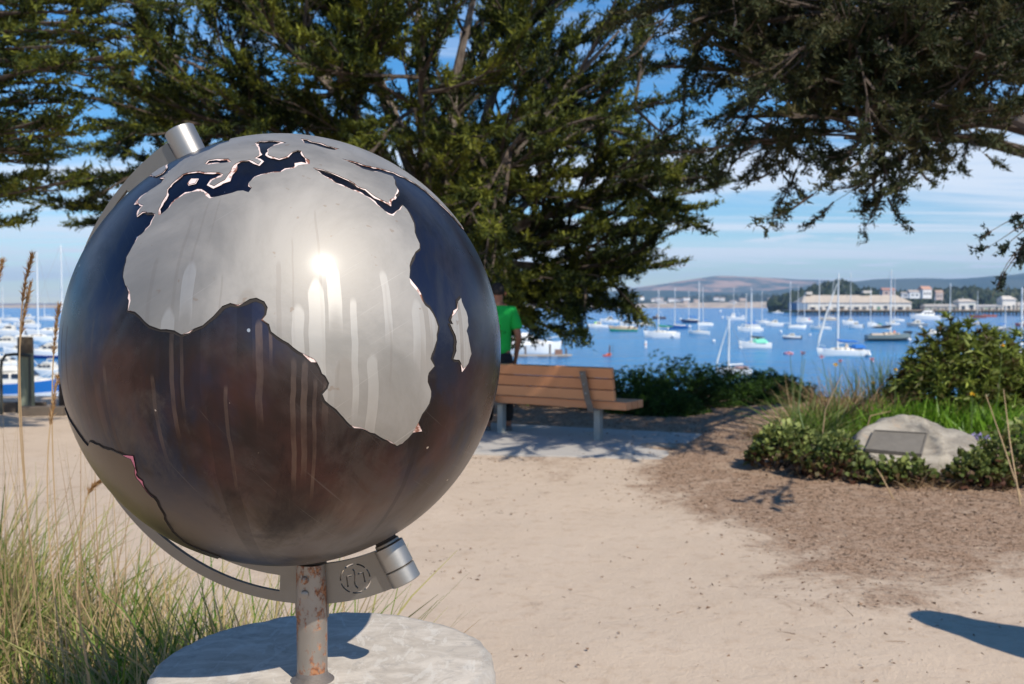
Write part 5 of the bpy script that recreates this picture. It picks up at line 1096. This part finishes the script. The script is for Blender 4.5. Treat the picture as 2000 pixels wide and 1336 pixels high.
# fleshy bright green clump behind the boulder
def tuft(name, cx_, cy_, sx, sy, n, h, w, m, label=None, cat=None, kind=None, lean=.3, bend=.25, tintf=None, z0=0.0, parent=None, group=None):
    x = rng.normal(0, .45, n); y = rng.normal(0, .45, n); base = np.stack([cx_ + np.clip(x, -1, 1) * sx, cy_ + np.clip(y, -1, 1) * sy, np.zeros(n)], 1)
    base[:, 2] = gz(base[:, 0], base[:, 1]) - .01 + z0
    d = unit(np.stack([x * .8 + rng.normal(0, 1, n), y * .8 + rng.normal(0, 1, n), np.full(n, 1 / max(lean, .05))], 1)); ln = h * rng.uniform(.45, 1.15, n)
    Q = blade_quads(base, d, ln, w * rng.uniform(.6, 1.3, n), ln * bend * rng.uniform(.2, 1.6, n), 4)
    tn = rng.random(n) if tintf is None else tintf(n)
    o = tri_mesh(name, Q, m, np.tile(tn, 4), parent, 4)
    if parent is None: tag(o, label, cat, group, kind)
    return o
tuft('fleshy_groundcover', atY(1800, 800, 11.2).x, 11.2, 1.25, .55, 1500, .42, .012, LIME, 'bright green fleshy leaved clump behind the boulder', 'plant', None, .35, .2)
tuft('fleshy_groundcover', atY(1960, 800, 10.6).x, 10.7, .8, .5, 800, .36, .012, LIME, 'bright green fleshy leaves between boulder and frame edge', 'plant', None, .35, .2)
tuft('grass_clump', atY(1660, 800, 11.3).x, 11.5, .55, .4, 700, .68, .006, DRY, 'tall tan dry grass clump left behind the boulder', 'grass clump', None, .4, .3)
tuft('grass_clump', atY(1600, 850, 10).x, 10.3, .32, .3, 380, .62, .006, GREENG, 'green and tan grass clump behind the left leafy plant', 'grass clump', None, .45, .35)
tuft('grass_clump', atY(1740, 800, 12.3).x, 12.6, .6, .4, 380, .85, .006, GREENG, 'thin upright green grass against the water', 'grass clump', None, .22, .2)
tuft('grass_clump', atY(1840, 960, 8).x, 8.0, .30, .16, 130, .22, .003, DRY, 'small straw-coloured dead grass clump in the bark in front of the boulder', 'grass clump', None, .9, .4)
tuft('grass_clump', atY(1500, 830, 11).x, 11.2, .25, .2, 120, .26, .004, DRY, 'wispy dead grass clump on the bare ground left of the leafy plant', 'grass clump', None, 1.0, .5)
# leafy perennials in front of the boulder
def leafy(px, Y_, sx, h, n, label, oldn, seed):
    X_ = atY(px, 900, Y_).x; r = empty('leafy_plant', (X_, Y_, float(gz(X_, Y_))), 0, label=label, cat='plant')
    def lv(n, zr, m, name, ls):
        a_ = rng.uniform(0, 2 * np.pi, n); rr = np.sqrt(rng.random(n)); C = np.stack([np.cos(a_) * rr * sx, np.sin(a_) * rr * sx * .6, h * (zr[0] + (zr[1] - zr[0]) * rng.random(n)) * (1.15 - .65 * rr ** 2) * (1 + .38 * np.sin(a_ * 3 + seed * 2) * rr)], 1)
        d = unit(np.stack([np.cos(a_) * rr * 1.2, np.sin(a_) * rr * 1.2, .55 * np.ones(n)], 1) + rng.normal(0, .55, (n, 3)))
        sd = unit(np.cross(d, rng.normal(0, 1, (n, 3)))); nn = unit(np.cross(d, sd)); ln = ls * rng.uniform(.6, 1.25, n)
        w = ln * rng.uniform(.22, .36, n); qs = []
        prev = None
        for f, wf, up_ in ((0, .12, 0), (.35, .8, .06), (.62, 1, .03), (.85, .65, -.08), (1, .10, -.22)):
            p = C + d * (ln * f)[:, None] + nn * (ln * up_)[:, None]; wav = nn * (ln * rng.normal(0, .07, n))[:, None]
            L_, R_ = p - sd * (w * wf)[:, None] + wav, p + sd * (w * wf)[:, None] - wav
            if prev is not None: qs.append(np.stack([prev[0], prev[1], R_, L_], 1))
            prev = (L_, R_)
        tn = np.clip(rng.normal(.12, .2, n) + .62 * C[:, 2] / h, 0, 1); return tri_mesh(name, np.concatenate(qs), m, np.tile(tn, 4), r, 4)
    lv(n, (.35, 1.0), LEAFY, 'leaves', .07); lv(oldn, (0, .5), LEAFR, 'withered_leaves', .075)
    w = MB()
    for k in range(16): w.tube([(rng.normal() * sx * .2, rng.normal() * sx * .15, 0), (rng.normal() * sx * .5, rng.normal() * sx * .3, h * .7)], [.008, .003], 4, False)
    w.build('stem', M_twig, r); return r
leafy(1530, 8.9, .30, .34, 700, 'leafy green perennial at the left end of the bed with yellow-green top', 120, 1)
leafy(1622, 8.5, .31, .32, 560, 'grey-green leafy perennial with brown base left of the boulder', 280, 2)
leafy(1765, 8.15, .24, .18, 300, 'small leafy plant directly in front of the plaque boulder', 90, 3)
leafy(1915, 8.0, .27, .26, 500, 'dark leafy plant at the right front of the boulder', 120, 4)
leafy(1995, 8.1, .42, .44, 700, 'taller leafy plant cut by the right frame edge', 150, 5)
leafy(1700, 8.25, .16, .12, 60, 'low withered plant between the two green leafy plants', 130, 6)
# flowers on long stalks
PINKF = plain((.70, .42, .52), .6); YELF = plain((.80, .50, .03), .6); PURF = plain((.42, .33, .66), .6)
fl = [(1568, 690, 10.4, PINKF, 'pink'), (1543, 690, 10.2, PINKF, 'pink'), (1605, 698, 10.3, PINKF, 'pink'), (1641, 706, 10.5, PINKF, 'pink'), (1703, 703, 10.8, PINKF, 'pink'), (1632, 712, 10.5, YELF, 'yellow'), (1749, 722, 11, YELF, 'yellow'), (1706, 748, 10.9, YELF, 'yellow'), (1899, 770, 9.6, YELF, 'yellow'), (1958, 675, 10.6, YELF, 'yellow')]
flb = ['over the water at the upper left, above the tallest grass', 'leftmost of all, above the dark hedge end', 'just above the bow of the blue-covered sailboat', 'under the blue-covered hull', 'right of the blue-covered sailboat stern', 'left below the blue-covered sailboat', 'against the water left of the round shrub', 'lowest against the water near the grass tops', 'in front of the round shrub lower half', 'on top of the round shrub at right']
for (px, py, Y_, m_, cn), lb in zip(fl, flb):
    q = atY(px, py, Y_); bx = q.x + rng.normal(0, .10); by = Y_ + rng.normal(0, .08)
    r = empty('flower', (bx, by, float(gz(bx, by))), 0, label=f'{cn} flower head {lb}', cat='flower'); q = q - Vector((bx, by, float(gz(bx, by))))
    MB().tube([(0, 0, 0), tuple(q * .5 + Vector((.02, 0, 0))), tuple(q)], [.005, .004, .003], 5).build('stalk', M_stem, r)
    n = 26; C = np.tile(np.array(q), (n, 1)); T = blade_quads(C, unit(rng.normal(0, 1, (n, 3)) + np.array([0, 0, .5])), np.full(n, .035 if cn == 'pink' else .026), np.full(n, .006), np.full(n, .004), 2)
    tri_mesh('petals', T, m_, None, r, 4)
q = atY(1914, 856, 8.9); r = empty('flower', (q.x, 8.9, 0), 0, label='purple rounded flower cluster right of the boulder', cat='flower')
MB().tube([(0, 0, 0), (0, 0, q.z)], [.006, .005], 5).build('stalk', M_stem, r); n = 150; u = unit(rng.normal(0, 1, (n, 3)) * np.array([1, 1, .6])); C = u * np.array([.07, .06, .04]) + np.array([0, 0, q.z])
tri_mesh('petals', blade_quads(C, u, np.full(n, .022), np.full(n, .006), np.full(n, .003), 2), PURF, None, r, 4)
# long curved dry stalks in the bed
for i, (pts, lb) in enumerate([([(1590, 900, 9), (1560, 800, 9.2), (1572, 700, 9.4)], 'tall green stalk bent left over the bed'), ([(1600, 880, 9.2), (1612, 800, 9.2), (1645, 730, 9.2)], 'tall tan stalk leaning right behind the left leafy plant'), ([(1995, 960, 7.6), (1960, 870, 7.7), (1925, 770, 7.8)], 'dry brown stalk crossing in front of the round shrub'), ([(1995, 1000, 7.3), (1972, 860, 7.4), (1960, 760, 7.5)], 'dry stalk at the right edge beside the taller leafy plant'), ([(1680, 860, 10), (1700, 812, 10), (1740, 803, 10)], 'arching dry stalk above the boulder'), ([(1550, 850, 10), (1520, 815, 10), (1490, 812, 10)], 'arching dry stalk left of the bed'), ([(1745, 968, 7.6), (1722, 930, 7.6), (1712, 915, 7.6)], 'short dry stick in front of the boulder')]):
    P_ = [atY(*p) for p in pts]; P_[0].z = min(P_[0].z, .02)
    o = MB().tube([tuple(p) for p in P_], [.007, .005, .003], 5).build('dry_stalk', M_straw if i else M_stem, None, True); tag(o, lb, 'stalk')
# foreground dune grass
def tg(n):
    return np.where(rng.random(n) < .33, rng.uniform(0, .5, n), rng.uniform(.6, 1, n))
spots = [(-2.35, 4.1, .30, .3, 420, .62), (-1.95, 3.9, .35, .25, 620, .55), (-1.55, 3.7, .30, .25, 520, .46), (-2.6, 4.6, .35, .3, 360, .60), (-1.95, 3.2, .3, .2, 520, .50), (-1.45, 3.1, .28, .2, 460, .44), (-1.05, 3.05, .28, .2, 560, .56), (-.72, 3.1, .26, .2, 520, .58), (-1.15, 3.6, .3, .2, 360, .40), (-1.4, 2.6, .28, .2, 420, .42), (-1.05, 2.55, .2, .15, 320, .46)]
for i, (x, y, sx, sy, n_b, h) in enumerate(spots):
    tuft('grass', x, y, sx * 1.1, sy * 1.2, int(n_b * 1.1), h * 1.15, .0062, MIXG, 'green and straw dune grass growing round the plinth at lower left', 'grass', 'stuff', .27, .24, tg)
    tuft('grass', x, y, sx * 1.2, sy * 1.2, int(n_b * .5), h * .5, .0035, DRY, 'dead straw at the foot of the dune grass', 'grass', 'stuff', 1.0, .4)
# tall thin straw stalks with and without seed heads
n = 150; bx = rng.uniform(-2.35, -1.25, n); by = rng.uniform(3.0, 3.9, n); base = np.stack([bx, by, np.zeros(n)], 1)
Q = blade_quads(base, unit(np.stack([rng.normal(.0, .10, n), rng.normal(0, .06, n), np.ones(n)], 1)), rng.uniform(.7, 1.3, n), np.full(n, .0026), rng.uniform(.01, .12, n), 5)
tag(tri_mesh('grass_stalks', Q, DRY, np.tile(rng.uniform(.5, 1, n), 5), None, 4), 'thin straw stalks rising above the dune grass at left', 'grass', kind='stuff')
for i, (pts, w_, lb) in enumerate([([(100, 1250, 3.2), (20, 760, 3.0), (28, 600, 2.9), (64, 498, 2.8)], .0055, 'tallest brown seed head in front of the marina masts'),
                         ([(120, 1250, 3.2), (10, 800, 3.0), (28, 680, 2.9), (60, 555, 2.9)], .0045, 'second brown seed head just below the tallest one'),
                         ([(150, 1250, 3.2), (85, 900, 3.1), (98, 700, 3.05), (115, 600, 3.0)], .0045, 'brown seed head touching the globe outline'),
                         ([(-40, 1250, 3.2), (-40, 800, 3.1), (-20, 600, 3.0), (4, 512, 3.0)], .0045, 'brown seed head at the very left frame edge'),
                         ([(170, 1250, 2.9), (60, 1000, 2.9), (92, 850, 2.9), (112, 740, 2.9)], .0035, 'thin tan seed head low beside the globe'),
                         ([(150, 1200, 3.1), (140, 1020, 3.1), (160, 960, 3.1), (192, 943, 3.1)], .0045, 'broken seed head bent towards the bottom of the globe')]):
    P_ = [atY(*p) for p in pts]; P_[0].z = 0
    r = empty('seed_stalk', P_[0], 0, label=lb, cat='grass stalk'); P_ = [p - P_[0] for p in P_]
    cur = []
    for f in np.linspace(0, 1, 22):
        c_ = list(P_)
        while len(c_) > 1: c_ = [c_[j].lerp(c_[j + 1], f) for j in range(len(c_) - 1)]
        cur.append(c_[0])
    MB().tube([tuple(p) for p in cur], .0020, 5).build('stalk', M_straw, r, True)
    hs_, he_ = .76, 1.0; n = 260; f = rng.uniform(hs_, he_, n); i0 = np.minimum((f * 21).astype(int), 20); fr = f * 21 - i0; cu = np.array([list(p) for p in cur])
    C = cu[i0] * (1 - fr[:, None]) + cu[i0 + 1] * fr[:, None]; D = unit(cu[i0 + 1] - cu[i0])
    T = blade_quads(C, unit(D + rng.normal(0, .28, (n, 3))), np.full(n, .022), np.full(n, w_ * .32), np.full(n, .001), 1)
    tri_mesh('seed_head', T, foliage_mat('seed_husk', (.22, .10, .03), (.36, .19, .07), (.50, .32, .15), .2) if i == 0 else bpy.data.materials['seed_husk'], rng.random(n), r, 4)
# bark chips, leaf litter, twigs
N_ = 90000; x = rng.uniform(-4.5, 8, N_); y = 2.4 + 14 * rng.random(N_) ** 1.25; mm = gmulch(x, y)
clump = np.array([noise.noise(Vector((a_ * 1.6, b_ * 1.6, 2))) for a_, b_ in zip(x, y)])
keep = rng.random(N_) < np.clip(mm * .75 + .02 + np.clip(clump - .10, 0, 1) * .55, 0, 1); x, y, mm = x[keep], y[keep], mm[keep]; n = len(x)
base = np.stack([x, y, gz(x, y) + rng.uniform(.002, .012, n)], 1)
# sit the litter on the real ground relief
base[:, 2] += np.array([noise.noise(Vector((a_ * 1.7, b_ * 1.7, 0))) * .012 + noise.noise(Vector((a_ * 7, b_ * 7, 3))) * .005 for a_, b_ in zip(x, y)])
az = rng.uniform(0, 2 * np.pi, n); d = unit(np.stack([np.cos(az), np.sin(az), rng.normal(0, .18, n)], 1)); big = rng.random(n)
ln = np.where(big > .95, rng.uniform(.04, .10, n), rng.uniform(.005, .022, n)) * (1 + .02 * y); w = np.where(big > .95, .0022, ln * rng.uniform(.10, .35, n))
Q = blade_quads(base, d, ln, w, ln * .12, 2)
LIT = foliage_mat('litter', (.075, .045, .03), (.20, .125, .08), (.48, .37, .27), .0, .9)
tag(tri_mesh('leaf_litter', Q, LIT, np.tile(np.where(mm > .3, rng.random(n), .2 + rng.random(n) * .55), 2), None, 4), 'bark chips, twigs and dead leaves scattered over the ground', 'leaf litter', kind='stuff'); print('litter', n, 'polys', sum(len(o.data.polygons) for o in bpy.data.objects if o.type == 'MESH'))
# ================================================================= HAZE
mb = MB().box((0, 6700, 220), (26000, 14600, 462)); m = bpy.data.materials.new('haze'); m.use_nodes = True; t = m.node_tree
for n in list(t.nodes): t.nodes.remove(n)
v = nd(t, 'ShaderNodeVolumePrincipled', {'Color': (.42, .66, 1.0, 1), 'Density': 8.5e-5, 'Anisotropy': 0.0}); nd(t, 'ShaderNodeOutputMaterial', {'Volume': v.outputs[0]})
tag(mb.build('haze', m), kind='stuff')
